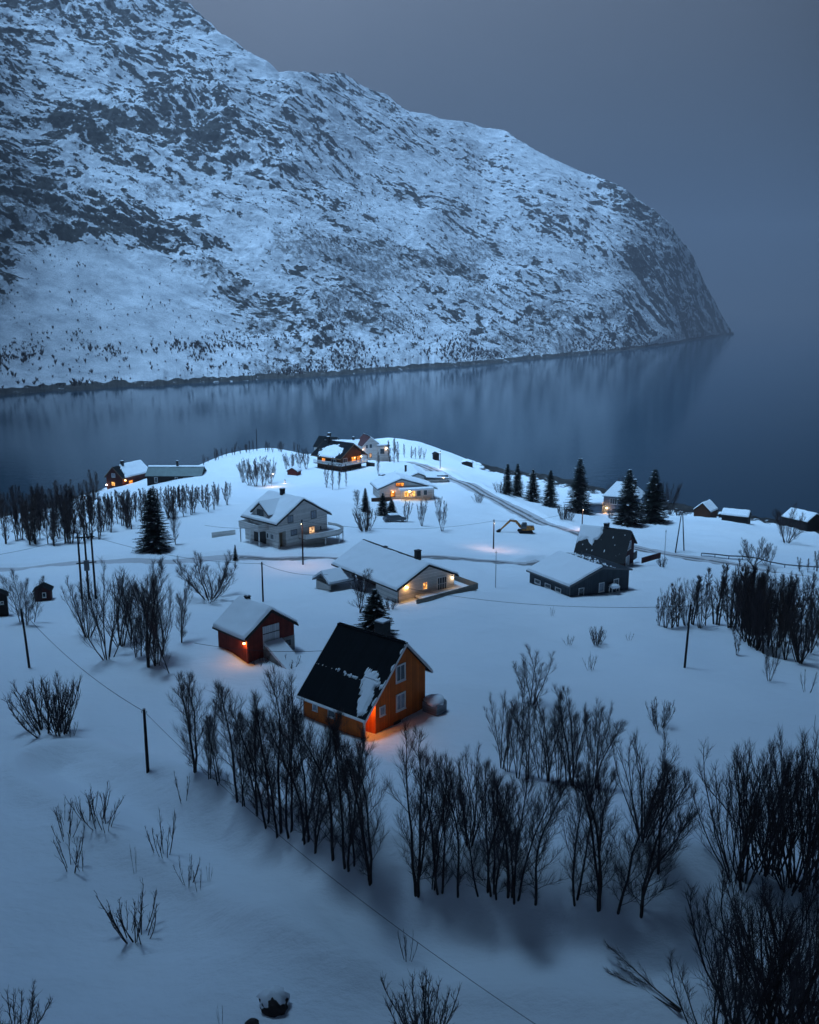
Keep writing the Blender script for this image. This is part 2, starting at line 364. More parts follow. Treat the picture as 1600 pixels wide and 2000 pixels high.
# ------------------------------------------------------------------ ground
def tnode_snow_ground():
    m = bpy.data.materials.new('snowy_ground'); m.use_nodes = True; t = m.node_tree; t.nodes.clear()
    o = N(t, 'ShaderNodeOutputMaterial'); b = N(t, 'ShaderNodeBsdfPrincipled'); t.links.new(b.outputs[0], o.inputs[0])
    g = N(t, 'ShaderNodeNewGeometry'); s = N(t, 'ShaderNodeSeparateXYZ'); t.links.new(g.outputs['Position'], s.inputs[0])
    n = N(t, 'ShaderNodeTexNoise'); n.inputs['Scale'].default_value = .35; n.inputs['Detail'].default_value = 8; n.inputs['Roughness'].default_value = .7
    t.links.new(g.outputs['Position'], n.inputs['Vector'])
    a = N(t, 'ShaderNodeMath', operation='MULTIPLY_ADD'); t.links.new(n.outputs[0], a.inputs[0]); a.inputs[1].default_value = 4.0; t.links.new(s.outputs[2], a.inputs[2])
    mr = N(t, 'ShaderNodeMapRange'); t.links.new(a.outputs[0], mr.inputs[0]); mr.inputs[1].default_value = 4.0; mr.inputs[2].default_value = 4.5
    rk = N(t, 'ShaderNodeValToRGB'); t.links.new(n.outputs[0], rk.inputs[0])
    rk.color_ramp.elements[0].position = .35; rk.color_ramp.elements[0].color = (.008, .009, .010, 1); rk.color_ramp.elements[1].position = .7; rk.color_ramp.elements[1].color = (.045, .042, .040, 1)
    n2 = N(t, 'ShaderNodeTexNoise'); n2.inputs['Scale'].default_value = .05; n2.inputs['Detail'].default_value = 4; t.links.new(g.outputs['Position'], n2.inputs['Vector'])
    sn = N(t, 'ShaderNodeValToRGB'); t.links.new(n2.outputs[0], sn.inputs[0]); sn.color_ramp.elements[0].position = .3; sn.color_ramp.elements[0].color = (.74, .77, .82, 1)
    sn.color_ramp.elements[1].position = .7; sn.color_ramp.elements[1].color = (.83, .84, .87, 1)
    mc = N(t, 'ShaderNodeMix', data_type='RGBA'); t.links.new(mr.outputs[0], mc.inputs[0]); t.links.new(rk.outputs[0], mc.inputs[6]); t.links.new(sn.outputs[0], mc.inputs[7])
    t.links.new(mc.outputs[2], b.inputs['Base Color']); b.inputs['Roughness'].default_value = .75; b.inputs['Specular IOR Level'].default_value = .15
    n3 = N(t, 'ShaderNodeTexNoise'); n3.inputs['Scale'].default_value = .55; n3.inputs['Detail'].default_value = 7; n3.inputs['Roughness'].default_value = .6
    mp = N(t, 'ShaderNodeMapping'); mp.inputs['Rotation'].default_value = (0, 0, .6); mp.inputs['Scale'].default_value = (1, 2.2, 1)
    t.links.new(g.outputs['Position'], mp.inputs[0]); t.links.new(mp.outputs[0], n3.inputs['Vector'])
    bp = N(t, 'ShaderNodeBump'); bp.inputs['Strength'].default_value = .7; bp.inputs['Distance'].default_value = .26
    t.links.new(n3.outputs[0], bp.inputs['Height']); t.links.new(bp.outputs[0], b.inputs['Normal'])
    return m
az = np.concatenate([np.linspace(-180, -62, 40), np.linspace(-60, -27, 70), np.linspace(-26.9, 26.9, 860), np.linspace(27, 60, 70), np.linspace(62, 180, 40)])
rr_ = np.exp(np.linspace(math.log(4), math.log(650), 880))
AZ, RR = np.meshgrid(np.radians(az), rr_)
GX, GY = RR * np.sin(AZ), RR * np.cos(AZ)
GZ = H(GX, GY, under=True)
V = np.stack([GX, GY, GZ], -1).reshape(-1, 3); Fq = grid_faces(*GX.shape)[:, ::-1]
link('ground', np_mesh('ground', V, Fq, tnode_snow_ground(), True)); tag(bpy.data.objects['ground'], kind='structure')
del V, Fq, GX, GY, GZ

PACK = mat('packed_snow', (.52, .50, .52), .7, bump=.5, scale=1.2, var=.14, vscale=.5)
TRACK = mat('wheel_track', (.19, .18, .18), .75, bump=.5, scale=2, var=.35, vscale=.7)
def strip(name, P, offs, m, dz=0.0, kind='structure'):
    T = np.gradient(P, axis=0); T /= np.linalg.norm(T, axis=1)[:, None]; Nn = np.stack([-T[:, 1], T[:, 0]], 1)
    XY = P[:, None, :] + Nn[:, None, :] * np.array(offs)[None, :, None]
    Z = H(XY[..., 0], XY[..., 1]) + dz
    V = np.concatenate([XY, Z[..., None]], -1).reshape(-1, 3)
    o = link(name, np_mesh(name, V, grid_faces(len(P), len(offs)), m, True)); tag(o, kind=kind); return o
def resample(P, st):
    d = np.r_[0, np.cumsum(np.linalg.norm(np.diff(P, axis=0), axis=1))]; t = np.arange(0, d[-1], st)
    return np.stack([np.interp(t, d, P[:, 0]), np.interp(t, d, P[:, 1])], 1)
RR2 = resample(ROAD, 1.0); LL2 = resample(LANE, 1.0)
strip('road', RR2, np.linspace(-RW - .1, RW + .1, 9), PACK, .012)
strip('lane', LL2, np.linspace(-LW - .1, LW + .1, 7), PACK, .012)
for P, o in ((RR2, (-1.6, .7)), (LL2[60:], (-1.0, .4))):
    for k in o: strip('wheel_track', P, np.linspace(k - .1, k + .95, 3), TRACK, .022)

# ------------------------------------------------------------------ water
def water_mat():
    m = bpy.data.materials.new('fjord_water'); m.use_nodes = True; t = m.node_tree; t.nodes.clear()
    o = N(t, 'ShaderNodeOutputMaterial'); b = N(t, 'ShaderNodeBsdfPrincipled'); t.links.new(b.outputs[0], o.inputs[0])
    b.inputs['Base Color'].default_value = (.008, .030, .050, 1); b.inputs['Roughness'].default_value = .06; b.inputs['Specular IOR Level'].default_value = .20; b.inputs['IOR'].default_value = 1.18
    g = N(t, 'ShaderNodeNewGeometry'); mp = N(t, 'ShaderNodeMapping'); mp.inputs['Scale'].default_value = (.16, .10, .2)
    t.links.new(g.outputs['Position'], mp.inputs[0])
    n = N(t, 'ShaderNodeTexNoise'); n.inputs['Scale'].default_value = 2.2; n.inputs['Detail'].default_value = 6; n.inputs['Roughness'].default_value = .6
    t.links.new(mp.outputs[0], n.inputs['Vector'])
    bp = N(t, 'ShaderNodeBump'); bp.inputs['Strength'].default_value = .5; bp.inputs['Distance'].default_value = .13
    t.links.new(n.outputs[0], bp.inputs['Height']); t.links.new(bp.outputs[0], b.inputs['Normal'])
    return m
a_ = np.linspace(0, 2 * math.pi, 97)[:-1]; r_ = np.array([1, 100, 300, 800, 2000, 5800.])
V = np.stack([np.outer(r_, np.cos(a_)), np.outer(r_, np.sin(a_)), np.zeros((6, 96))], -1).reshape(-1, 3)
i = (np.arange(5)[:, None] * 96 + np.arange(96)[None, :]); j = np.arange(5)[:, None] * 96 + (np.arange(96)[None, :] + 1) % 96
tag(link('water', np_mesh('water', V, np.stack([i, i + 96, j + 96, j], -1).reshape(-1, 4), water_mat())), kind='structure')

# ------------------------------------------------------------------ mountain across the fjord
SH = [(-2600,1250),(-1800,1000),(-1000,880),(-400,802),(0,773),(100,765),(200,759),(300,754),(400,748),(500,742),(600,737),(700,730),(800,722),(900,715),(1000,706),(1100,696),(1200,687),(1300,674),(1350,665),(1400,657),(1432,652),(1475,648)]
RG = [(-2600,-120),(-1800,-120),(-1000,-120),(-400,-120),(-100,-115),(200,-95),(330,-8),(400,48),(440,78),(480,108),(520,130),(545,154),(575,161),(600,160),(640,146),(680,150),(740,180),(800,212),(860,232),(900,243),(1000,272),(1060,302),(1120,322),(1190,352),(1250,396),(1300,441),(1345,505),(1380,562),(1410,616),(1428,644),(1436,651)]
def azte(L):
    d = np.array([ray(*p) for p in L]); return np.arctan2(d[:, 0], d[:, 1]), d[:, 2] / np.hypot(d[:, 0], d[:, 1]), np.array([p[0] for p in L], float)
sa, st_, _ = azte(SH); ra, rt, rpx = azte(RG)
azm = np.radians(np.concatenate([np.linspace(-64, -27.2, 240), np.linspace(-27, math.degrees(ra[-1]) - .05, 1330)]))
te_s = np.interp(azm, sa, st_); te_r = np.interp(azm, ra, rt); pxm = np.interp(azm, ra, rpx)
k_ = np.ones(9) / 9; te_s = np.convolve(np.pad(te_s, 4, 'edge'), k_, 'valid')
ds = 62 / (-te_s)
ts = np.interp(pxm, [-2600, 0, 440, 560, 720, 950, 1150, 1300, 1436], [.9, .80, .78, .72, .60, .50, .60, .85, 1.1])
dsn = ds * (.010 * perlin(azm * 30, azm * 0 + 3.3, 3) + .005 * perlin(azm * 140, azm * 0 + 1.3, 4) + .002 * perlin(azm * 500, azm * 0 + 2.3, 6))
dr = (ds + 62 / ts) / (1 - np.minimum(te_r / ts, .62)); hr = np.maximum(62 + dr * te_r, 1.0)
ks = np.hanning(61); ks /= ks.sum(); dr = np.convolve(np.pad(dr, 30, 'edge'), ks, 'valid'); hr = np.maximum(62 + dr * te_r, 1.0)
ds = np.convolve(np.pad(ds, 3, 'edge'), np.ones(7) / 7, 'valid')
tt = np.concatenate([[-.03, -.012, -.004, 0, .0015, .004, .008], np.linspace(.012, 1, 860), np.linspace(1.01, 1.5, 24)])
T_, A_ = np.meshgrid(tt, azm, indexing='ij')
D_ = ds[None, :] + (dr - ds)[None, :] * T_ + dsn[None, :] * (1 - sstep(0, .06, T_))
conc = 1.18
Hh = hr[None, :] * np.where(T_ < 1, np.sign(T_) * np.abs(np.clip(T_, -1, 1)) ** conc, 1 - (T_ - 1) * 1.2)
X_ = D_ * np.sin(A_); Y_ = D_ * np.cos(A_)
# distances measured along the shore and up the slope, for the rock pattern
S_ = np.cumsum(np.r_[0, np.diff(azm) * (.5 * (ds + dr))[1:]])[None, :] + 0 * T_; Vv = np.hypot(D_ - ds[None, :], Hh)
PXm = pxm[None, :] + 0 * T_
GX_, GV_ = X_ + 0 * Y_, 1.35 * Hh + .25 * Y_               # pattern plane: across the face and up it
ca, sn_ = math.cos(R(-30)), math.sin(R(-30))
wx_ = 14 * perlin(GX_ / 90, GV_ / 90, 201); wy_ = 14 * perlin(GX_ / 90 + 7, GV_ / 90, 202)
U1 = ((GX_ + wx_) * ca + (GV_ + wy_) * sn_); U2 = (-(GX_ + wx_) * sn_ + (GV_ + wy_) * ca)       # U1 runs down to the right
big = fbm(U1 / 230, U2 / 120, 41, 3)
fan = (1 - sstep(.19, .31, T_ + .10 * big)) * (1 - sstep(260, 560, PXm))        # smooth avalanche fan low on the left
rocky = np.clip(.74 + .55 * big, 0, 1) * (1 - .93 * fan)
rocky = rocky * np.interp(PXm, [-500, 250, 560, 700, 1000, 1200, 1290, 1400], [1.5, 1.5, 1.25, .72, .64, .80, 1.15, 1.25])
rocky = rocky * np.where(T_ < .12, .45 + 4.6 * np.clip(T_, 0, 1), 1)
amp = sstep(.0, .05, T_)
rid = lambda n: 1 - 2 * np.abs(n)
dz = 12 * perlin(U1 / 190, U2 / 110, 51) + 4.8 * rid(perlin(U1 / 80, U2 / 46, 52)) * (.3 + rocky)
gul = perlin(GX_ / 48 + 1.2 * perlin(GX_ / 150, GV_ / 200, 60) + GV_ / 170, GV_ / 420, 61)          # gullies running down the slope
dz += 4.0 * gul * (.02 + .8 * rocky)
for wl, am_, sd_ in ((40, 2.4, 53), (20, 1.7, 54), (10, 1.3, 55), (5.2, .95, 56), (2.7, .6, 57)):
    dz += am_ * rocky * rid(perlin(U1 / (wl * 1.45), U2 / wl, sd_))
hscale = np.clip(hr / 120, .15, 1)[None, :]
Hm = Hh + dz * amp * hscale
dD = np.gradient(D_, axis=0); dH = np.gradient(Hm, axis=0); sl1 = dH / np.maximum(np.abs(dD), .05)
dS = np.gradient(S_, axis=1)
base = (hr / (dr - ds))[None, :] * 1.1
fine = fbm(U1 / 17, U2 / 10, 301, 5, .66); med = fbm(U1 / 75, U2 / 42, 302, 3)
rock = sstep(-.45, 1.25, .80 * rocky - .36 + .55 * med + 1.0 * fine + .20 * np.clip(sl1 - base, -1.5, 2)) * np.clip(rocky * 1.6, 0, 1)
# dark cliff bands at the headland, running down to the right
ca2, sn2 = math.cos(R(-50)), math.sin(R(-50)); W1 = GX_ * ca2 + GV_ * sn2; W2 = -GX_ * sn2 + GV_ * ca2
headl = sstep(1185, 1270, PXm) * sstep(.03, .2, T_) * (1 - sstep(.70, .95, T_))
rock = np.clip(rock + headl * sstep(-.12, .30, fbm(W1 / 170, W2 / 26, 81, 5, .6)) * 1.0, 0, 1)
streak = sstep(.18, .42, fbm(W1 / 260, W2 / 22, 83, 4, .6)) * np.interp(PXm, [500, 800, 1150, 1300], [.0, .65, .7, 0]) * sstep(.1, .3, T_)
rock = np.clip(rock + streak * .30, 0, 1)
rock = np.where(Hm < 3.6 + 1.2 * perlin(S_ / 9, Vv / 9, 91), 1.0, rock)
scrub = np.clip(sstep(-.1, .5, fbm(S_ / 120, Vv / 90, 95, 3) + .2) * (1 - sstep(.35, .8, T_)) * (1 - .75 * fan), 0, 1)
V = np.stack([X_, Y_, Hm], -1).reshape(-1, 3)
def mountain_mat():
    m = bpy.data.materials.new('mountain_rock_and_snow'); m.use_nodes = True; t = m.node_tree; t.nodes.clear()
    o = N(t, 'ShaderNodeOutputMaterial'); b = N(t, 'ShaderNodeBsdfPrincipled'); t.links.new(b.outputs[0], o.inputs[0])
    g = N(t, 'ShaderNodeNewGeometry'); at1 = N(t, 'ShaderNodeAttribute', attribute_name='rock'); at2 = N(t, 'ShaderNodeAttribute', attribute_name='scrub')
    n = N(t, 'ShaderNodeTexNoise'); n.inputs['Scale'].default_value = .17; n.inputs['Detail'].default_value = 9; n.inputs['Roughness'].default_value = .72
    mp = N(t, 'ShaderNodeMapping'); mp.inputs['Rotation'].default_value = (0, R(-30), 0); mp.inputs['Scale'].default_value = (.85, 1, 1.25); t.links.new(g.outputs['Position'], mp.inputs[0]); t.links.new(mp.outputs[0], n.inputs['Vector'])
    a = N(t, 'ShaderNodeMath', operation='MULTIPLY_ADD'); t.links.new(n.outputs[0], a.inputs[0]); a.inputs[1].default_value = 1.0
    at1m = N(t, 'ShaderNodeMath', operation='MULTIPLY'); t.links.new(at1.outputs['Fac'], at1m.inputs[0]); at1m.inputs[1].default_value = .30; t.links.new(at1m.outputs[0], a.inputs[2])
    mr = N(t, 'ShaderNodeMapRange'); t.links.new(a.outputs[0], mr.inputs[0]); mr.inputs[1].default_value = .665; mr.inputs[2].default_value = .695
    n2 = N(t, 'ShaderNodeTexNoise'); n2.inputs['Scale'].default_value = .13; n2.inputs['Detail'].default_value = 9; n2.inputs['Roughness'].default_value = .82
    t.links.new(g.outputs['Position'], n2.inputs['Vector'])
    a2 = N(t, 'ShaderNodeMath', operation='MULTIPLY_ADD'); t.links.new(at2.outputs['Fac'], a2.inputs[0]); a2.inputs[1].default_value = .17; t.links.new(n2.outputs[0], a2.inputs[2])
    mr2 = N(t, 'ShaderNodeMapRange'); t.links.new(a2.outputs[0], mr2.inputs[0]); mr2.inputs[1].default_value = .63; mr2.inputs[2].default_value = .70; mr2.inputs[4].default_value = .75
    mxx = N(t, 'ShaderNodeMath', operation='MAXIMUM'); t.links.new(mr.outputs[0], mxx.inputs[0]); t.links.new(mr2.outputs[0], mxx.inputs[1])
    rk = N(t, 'ShaderNodeValToRGB'); t.links.new(n2.outputs[0], rk.inputs[0])
    rk.color_ramp.elements[0].position = .35; rk.color_ramp.elements[0].color = (.010, .011, .012, 1); rk.color_ramp.elements[1].position = .68; rk.color_ramp.elements[1].color = (.060, .055, .050, 1)
    mc = N(t, 'ShaderNodeMix', data_type='RGBA'); t.links.new(mxx.outputs[0], mc.inputs[0]); t.links.new(rk.outputs[0], mc.inputs[7]); mc.inputs[6].default_value = (.78, .80, .84, 1)
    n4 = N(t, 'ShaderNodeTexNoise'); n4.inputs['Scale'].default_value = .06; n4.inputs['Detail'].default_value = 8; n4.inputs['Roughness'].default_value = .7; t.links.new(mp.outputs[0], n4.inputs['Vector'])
    s4 = N(t, 'ShaderNodeValToRGB'); t.links.new(n4.outputs[0], s4.inputs[0]); s4.color_ramp.elements[0].position = .36; s4.color_ramp.elements[0].color = (.34, .35, .38, 1); s4.color_ramp.elements[1].position = .60; s4.color_ramp.elements[1].color = (.57, .57, .60, 1); t.links.new(s4.outputs[0], mc.inputs[6])  # thin-snow mottling, darkened overall to stand in for dimmer light on the mountain
    t.links.new(mc.outputs[2], b.inputs['Base Color']); b.inputs['Roughness'].default_value = .85; b.inputs['Specular IOR Level'].default_value = .15
    bp = N(t, 'ShaderNodeBump'); bp.inputs['Strength'].default_value = .7; bp.inputs['Distance'].default_value = 1.6
    t.links.new(n.outputs[0], bp.inputs['Height']); t.links.new(bp.outputs[0], b.inputs['Normal'])
    return m
V_TOP = V[:, 2].max()
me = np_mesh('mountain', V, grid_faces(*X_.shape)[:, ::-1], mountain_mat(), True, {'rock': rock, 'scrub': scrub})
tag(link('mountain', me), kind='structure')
# birch scrub dotted over the lower slopes
rg = np.random.default_rng(7)
P1 = (sstep(-.05, .45, fbm(S_ / 70, Vv / 45, 97, 3)) + .10) * np.interp(T_, [0, .012, .03, .12, .3, .55, .8], [0, 0, 1.2, 1.0, .45, .22, .02])
P1 = P1 * (1 - .72 * fan * (T_ > .13)); P1[:, (pxm < -250)] = 0; P1 = P1 * np.interp(PXm, [0, 1250, 1400], [1, 1, .4])
w_ = (P1 * np.abs(dD) * dS * (T_ > 0) * (T_ < .9)).ravel(); w_ /= w_.sum()
pick = rg.choice(len(w_), 7000, p=w_); base_p = V[pick]
sz = (1.1 + 2.6 * rg.random(7000) ** 2) * np.where(T_.ravel()[pick] < .1, 1.25, .8)
tv = []; 
for q in range(9):
    th = rg.random(7000) * 6.283; ln = sz * (.6 + .5 * rg.random(7000)); sp = sz * .55 * rg.random(7000)
    tip = base_p + np.stack([np.cos(th) * sp, np.sin(th) * sp, ln], -1); wv = np.stack([-np.sin(th + 1), np.cos(th + 1), 0 * th], -1) * (sz * .10)[:, None]
    mid = base_p * .5 + tip * .5
    tv.append(np.stack([base_p - wv * .3, mid + wv, tip, mid - wv], 1))
TV = np.concatenate(tv, 0).reshape(-1, 3)
o = link('birch_scrub', np_mesh('birch_scrub', TV, np.arange(len(TV)).reshape(-1, 4), TWIG)); tag(o, 'dark bare birch scrub dotted over the lower slopes of the mountain', 'scrub', kind='stuff')
del V, X_, Y_, D_, T_, Hm, Hh, dz, rock, rocky, U1, U2, W1, W2, gul, big

# ------------------------------------------------------------------ trees
class Tree:
    def __init__(s): s.lv = {0: [], 1: [], 2: [], 3: []}
    def add(s, lvl, pts, rad): s.lv[lvl].append((pts, rad))
def tube_mesh(name, items, k, m):
    """items: list of (pts (n,3), radii (n,)); tubes without caps"""
    by = {}
    for p, r in items: by.setdefault(len(p), []).append((p, r))
    VV = []; FF = []; off = 0
    for n, L in by.items():
        P = np.array([a for a, _ in L]); Rr = np.array([b for _, b in L])      # (m,n,3) (m,n)
        d = P[:, -1] - P[:, 0]; d /= np.linalg.norm(d, axis=1)[:, None] + 1e-9
        up = np.where(np.abs(d[:, 2:3]) < .9, np.array([[0, 0, 1.]]), np.array([[1., 0, 0]]))
        r = np.cross(d, up); r /= np.linalg.norm(r, axis=1)[:, None] + 1e-9; u = np.cross(r, d)
        an = 2 * math.pi * np.arange(k) / k
        ring = r[:, None, :] * np.cos(an)[None, :, None] + u[:, None, :] * np.sin(an)[None, :, None]   # (m,k,3)
        vv = P[:, :, None, :] + ring[:, None, :, :] * Rr[:, :, None, None]
        m_ = len(L); VV.append(vv.reshape(-1, 3))
        b = off + np.arange(m_)[:, None, None] * n * k + np.arange(n - 1)[None, :, None] * k
        j = np.arange(k)[None, None, :]; j2 = (j + 1) % k
        FF.append(np.stack(np.broadcast_arrays(b + j, b + j2, b + k + j2, b + k + j), -1).reshape(-1, 4)); off += m_ * n * k
    return np_mesh(name, np.concatenate(VV), np.concatenate(FF), m, k > 4)
def limb(rng, p, d, L, n, up, wig):
    pts = [p]; d = d / np.linalg.norm(d)
    for i in range(n):
        d = d + np.array([0, 0, up / n]) + rng.normal(0, wig, 3); d /= np.linalg.norm(d)
        pts.append(pts[-1] + d * L / n)
    return np.array(pts)
def interp(P, t):
    f = t * (len(P) - 1); i = min(int(f), len(P) - 2); return P[i] + (P[i + 1] - P[i]) * (f - i), (P[i + 1] - P[i]) / (np.linalg.norm(P[i + 1] - P[i]) + 1e-9)
def side_dir(rng, d, ang, az):
    up = np.array([0, 0, 1.]) if abs(d[2]) < .9 else np.array([1., 0, 0])
    r = np.cross(d, up); r /= np.linalg.norm(r); u = np.cross(r, d)
    return d * math.cos(ang) + (r * math.cos(az) + u * math.sin(az)) * math.sin(ang)
def bare_tree(seed, h=9, stems=2, fan=.12, t0=.16, n1=30, reach=.24, ang=.75, n2=8, n3=6, r0=.11, top=1.0, twl=.55, lean=0, rtw=.011, wig=.05):
    rng = np.random.default_rng(seed); tr = Tree(); az0 = rng.random() * 6.28
    for s in range(stems):
        a = az0 + s * 6.283 / stems + rng.normal(0, .4); f = fan * (.5 + rng.random()) if stems > 1 else .03
        hs = h * (1 if s == 0 else rng.uniform(.72, 1.0))
        d = np.array([math.cos(a) * math.sin(f) + lean, math.sin(a) * math.sin(f), math.cos(f)])
        P = limb(rng, np.array([math.cos(a) * .12 * (stems > 1), math.sin(a) * .12 * (stems > 1), -.5]), d, hs + .5, 9, .25 + fan * .9, wig)
        rb = r0 * (hs / h) * (1 if stems < 4 else .7); rad = rb * (1 - np.linspace(0, 1, 10)) ** .8 + .012
        tr.add(0, P, rad)
        az = rng.random() * 6.28
        for i in range(n1):
            t = t0 + (.985 - t0) * ((i + rng.random() * .8) / n1) ** .9; az += 2.4 + rng.normal(0, .3)
            p, dd = interp(P, t)
            env = (math.sin(math.pi * min(1, (t * .93) ** .75 + .03)) ** .7) * .9 + .12
            L = h * reach * env * rng.uniform(.6, 1.15)
            bd = side_dir(rng, dd, ang * (1.15 - .55 * t) * rng.uniform(.8, 1.2), az)
            if bd[2] < .1: bd[2] = .1
            B = limb(rng, p, bd, L, 5, .75 if t > .2 else .15, .06); rbb = max(.011, rb * .32 * (1 - .6 * t) * (L / (h * reach)))
            tr.add(1, B, rbb * (1 - np.linspace(0, 1, 6)) ** .7 + .005)
            a2 = rng.random() * 6.28
            for j in range(n2):
                t2 = .18 + .82 * (j + rng.random()) / n2; a2 += 2.4
                p2, d2 = interp(B, min(t2, .999)); L2 = L * .42 * (1.1 - .6 * t2) * rng.uniform(.6, 1.2) + .15
                b2 = side_dir(rng, d2, rng.uniform(.30, .62), a2); b2[2] += .15
                C = limb(rng, p2, b2, L2, 3, .45, .12); tr.add(2, C, np.linspace(.010, .005, 4))
                a3 = rng.random() * 6.28
                for q in range(n3):
                    t3 = .1 + .9 * (q + rng.random()) / n3; a3 += 2.4
                    p3, d3 = interp(C, min(t3, .999)); b3 = side_dir(rng, d3, rng.uniform(.22, .52), a3)
                    L3 = twl * rng.uniform(.5, 1.2) * (.5 + .5 * L / (h * reach)); b3 = b3 / np.linalg.norm(b3)
                    tr.add(3, np.array([p3, p3 + b3 * L3 * .5, p3 + b3 * L3 + np.array([0, 0, .12 * L3])]), np.array([rtw, rtw * .8, rtw * .4]))
    return tr
VAR = {}
def make_variant(key, tm=TWIG, **k):
    tr = bare_tree(**k)
    trunk = tube_mesh('trunk', tr.lv[0], 7, BARK)
    crown_items = tr.lv[1] + tr.lv[2] + tr.lv[3]
    crown = tube_mesh('crown', crown_items, 3, tm)
    VAR[key] = (trunk, crown, k['h'])
for i in range(6):
    make_variant(('birch', i), seed=10 + i, h=9.5, stems=(1, 2, 2, 3, 1, 2)[i], fan=.055, n1=(34, 24, 22, 16, 30, 24)[i], reach=(.27, .25, .22, .24, .29, .26)[i], ang=.62, n2=9, n3=8, t0=.07, r0=.080, rtw=.0055, twl=.6, wig=.075)
for i in range(4):      # several stems opening like a vase
    make_variant(('vase', i), seed=30 + i, h=7, stems=(9, 11, 7, 13)[i], fan=(.34, .28, .38, .32)[i], t0=.2, n1=(8, 7, 9, 6)[i], reach=.24, ang=.46, n2=6, n3=4, r0=.058, twl=.5, wig=.085, rtw=.006)
for i in range(4):      # the same vase shape with coarser twigs, for trees far off
    make_variant(('vasef', i), seed=30 + i, h=7, stems=(9, 8, 7, 7)[i], fan=(.40, .32, .46, .36)[i], t0=.2, n1=(10, 9, 10, 9)[i], reach=.22, ang=.5, n2=5, n3=4, r0=.075, twl=.5, wig=.08, rtw=.016)
for i in range(4):      # upright cluster of stems, oval crown
    make_variant(('multi', i), seed=150 + i, h=8, stems=(5, 4, 6, 4)[i], fan=(.15, .12, .17, .14)[i], t0=.12, n1=(12, 14, 10, 14)[i], reach=.21, ang=.5, n2=7, n3=5, r0=.07, twl=.55, wig=.06, rtw=.005)
for i in range(3):      # low wide-spreading crown
    make_variant(('spread', i), seed=50 + i, h=6, stems=(13, 10, 9)[i], fan=(.80, .70, .55)[i], t0=.2, n1=10, reach=.24, ang=.7, n2=6, n3=6, r0=.085, twl=.5, wig=.11, rtw=.007)
for i in range(4):      # dense row tree for the woods, upright
    make_variant(('wood', i), seed=70 + i, h=8, stems=(2, 1, 3, 2)[i], fan=.12, t0=.12, n1=(15, 22, 11, 15)[i], reach=.19, ang=.6, n2=5, n3=5, rtw=.020, tm=(TWIG2, TWIG)[i % 2])
for i in range(3):      # thin willow sticks standing out of the snow
    make_variant(('stick', i), seed=90 + i, h=2.2, stems=(6, 4, 8)[i], fan=(.40, .30, .5)[i], t0=.35, n1=4, reach=.26, ang=.38, n2=2, n3=1, r0=.022, twl=.25, wig=.04, rtw=.006)
for i in range(2):
    make_variant(('bush', i), seed=110 + i, h=2.6, stems=(16, 22)[i], fan=(.6, .5)[i], t0=.2, n1=6, reach=.2, ang=.45, n2=3, n3=3, r0=.026, twl=.28, wig=.06, rtw=.007)
make_variant(('fallen', 0), seed=130, h=7.5, stems=3, fan=.10, t0=.25, n1=13, reach=.2, ang=.5, n2=5, n3=3, r0=.08)
PROTO = {}
def far_kind(kind, loc): return kind + 'f' if (kind + 'f', 0) in VAR and math.hypot(loc[0], loc[1]) > 125 else kind
def plant(kind, i, loc, h, wid=1.0, name='birch_tree', label='', cat='tree', group=None, rz=None, lean=(0, 0), rnd=random.Random(5)):
    kind = far_kind(kind, loc)
    if (kind, i) not in VAR: i = i % 3 if (kind, i % 3) in VAR else 0
    t, c, h0 = VAR[(kind, i)]; s = h / h0
    o = empty(name, label, cat, loc, rnd.uniform(0, 6.28) if rz is None else rz, group)
    o.scale = (s * wid, s * wid, s); o.rotation_euler[0] = lean[0]; o.rotation_euler[1] = lean[1]
    link('trunk', t, o); link('crown', c, o); return o
# spruces
def spruce(key, seed, h=11, r=2.3, snow=.1):
    rng = np.random.default_rng(seed); tri = []; sno = []
    z = .5; 
    while z < h - .15:
        f = 1 - z / h; nb = int(6 + 5 * f); a0 = rng.random() * 6.28
        for b in range(nb):
            a = a0 + b * 6.283 / nb + rng.normal(0, .15); L = r * (f ** .8) * rng.uniform(.65, 1.12) + .12
            dirh = np.array([math.cos(a), math.sin(a), 0]); side = np.array([-math.sin(a), math.cos(a), 0])
            n = max(3, int(L / .17)); droop = .35 + .25 * f
            white = rng.random() < snow
            for q in range(n):
                u = (q + .6) / n; p = dirh * L * u + np.array([0, 0, z + .12 - droop * L * u + .28 * L * u * u])
                wl = (.46 * (1.05 - u) + .14) * min(1, L / 1.2)
                for s_ in (-1, 1):
                    tip = p + side * s_ * wl + dirh * wl * .7 - np.array([0, 0, wl * rng.uniform(.1, .55)])
                    tri.append([p - dirh * .10, p + dirh * .13, tip])
                tri.append([p - side * .07, p + side * .07, p + dirh * .25 - np.array([0, 0, .35 * rng.random()])])
                if white and u > .25 and rng.random() < .8:
                    for s_ in (-1, 1):
                        e2 = p + side * s_ * wl * .8 + dirh * wl * .5 + np.array([0, 0, -.02]); 
                        sno.append([p - dirh * .14 + [0, 0, .07], p + dirh * .20 + [0, 0, .07], e2 + [0, 0, .05]])
        z += .16 + .15 * f
    tri = np.array(tri).reshape(-1, 3); crown = np_mesh('crown', tri, np.arange(len(tri)).reshape(-1, 3), NEEDLE, k=3)
    sm = None
    if sno:
        sno = np.array(sno).reshape(-1, 3); sm = np_mesh('snow_clumps', sno, np.arange(len(sno)).reshape(-1, 3), SNOW, k=3)
    tk = MB().tube([(0, 0, -.6), (0, 0, h * .5), (0, 0, h + .1)], [.16, .09, .01]).mesh('trunk', BARK)
    VAR[key] = (tk, crown, sm, h)
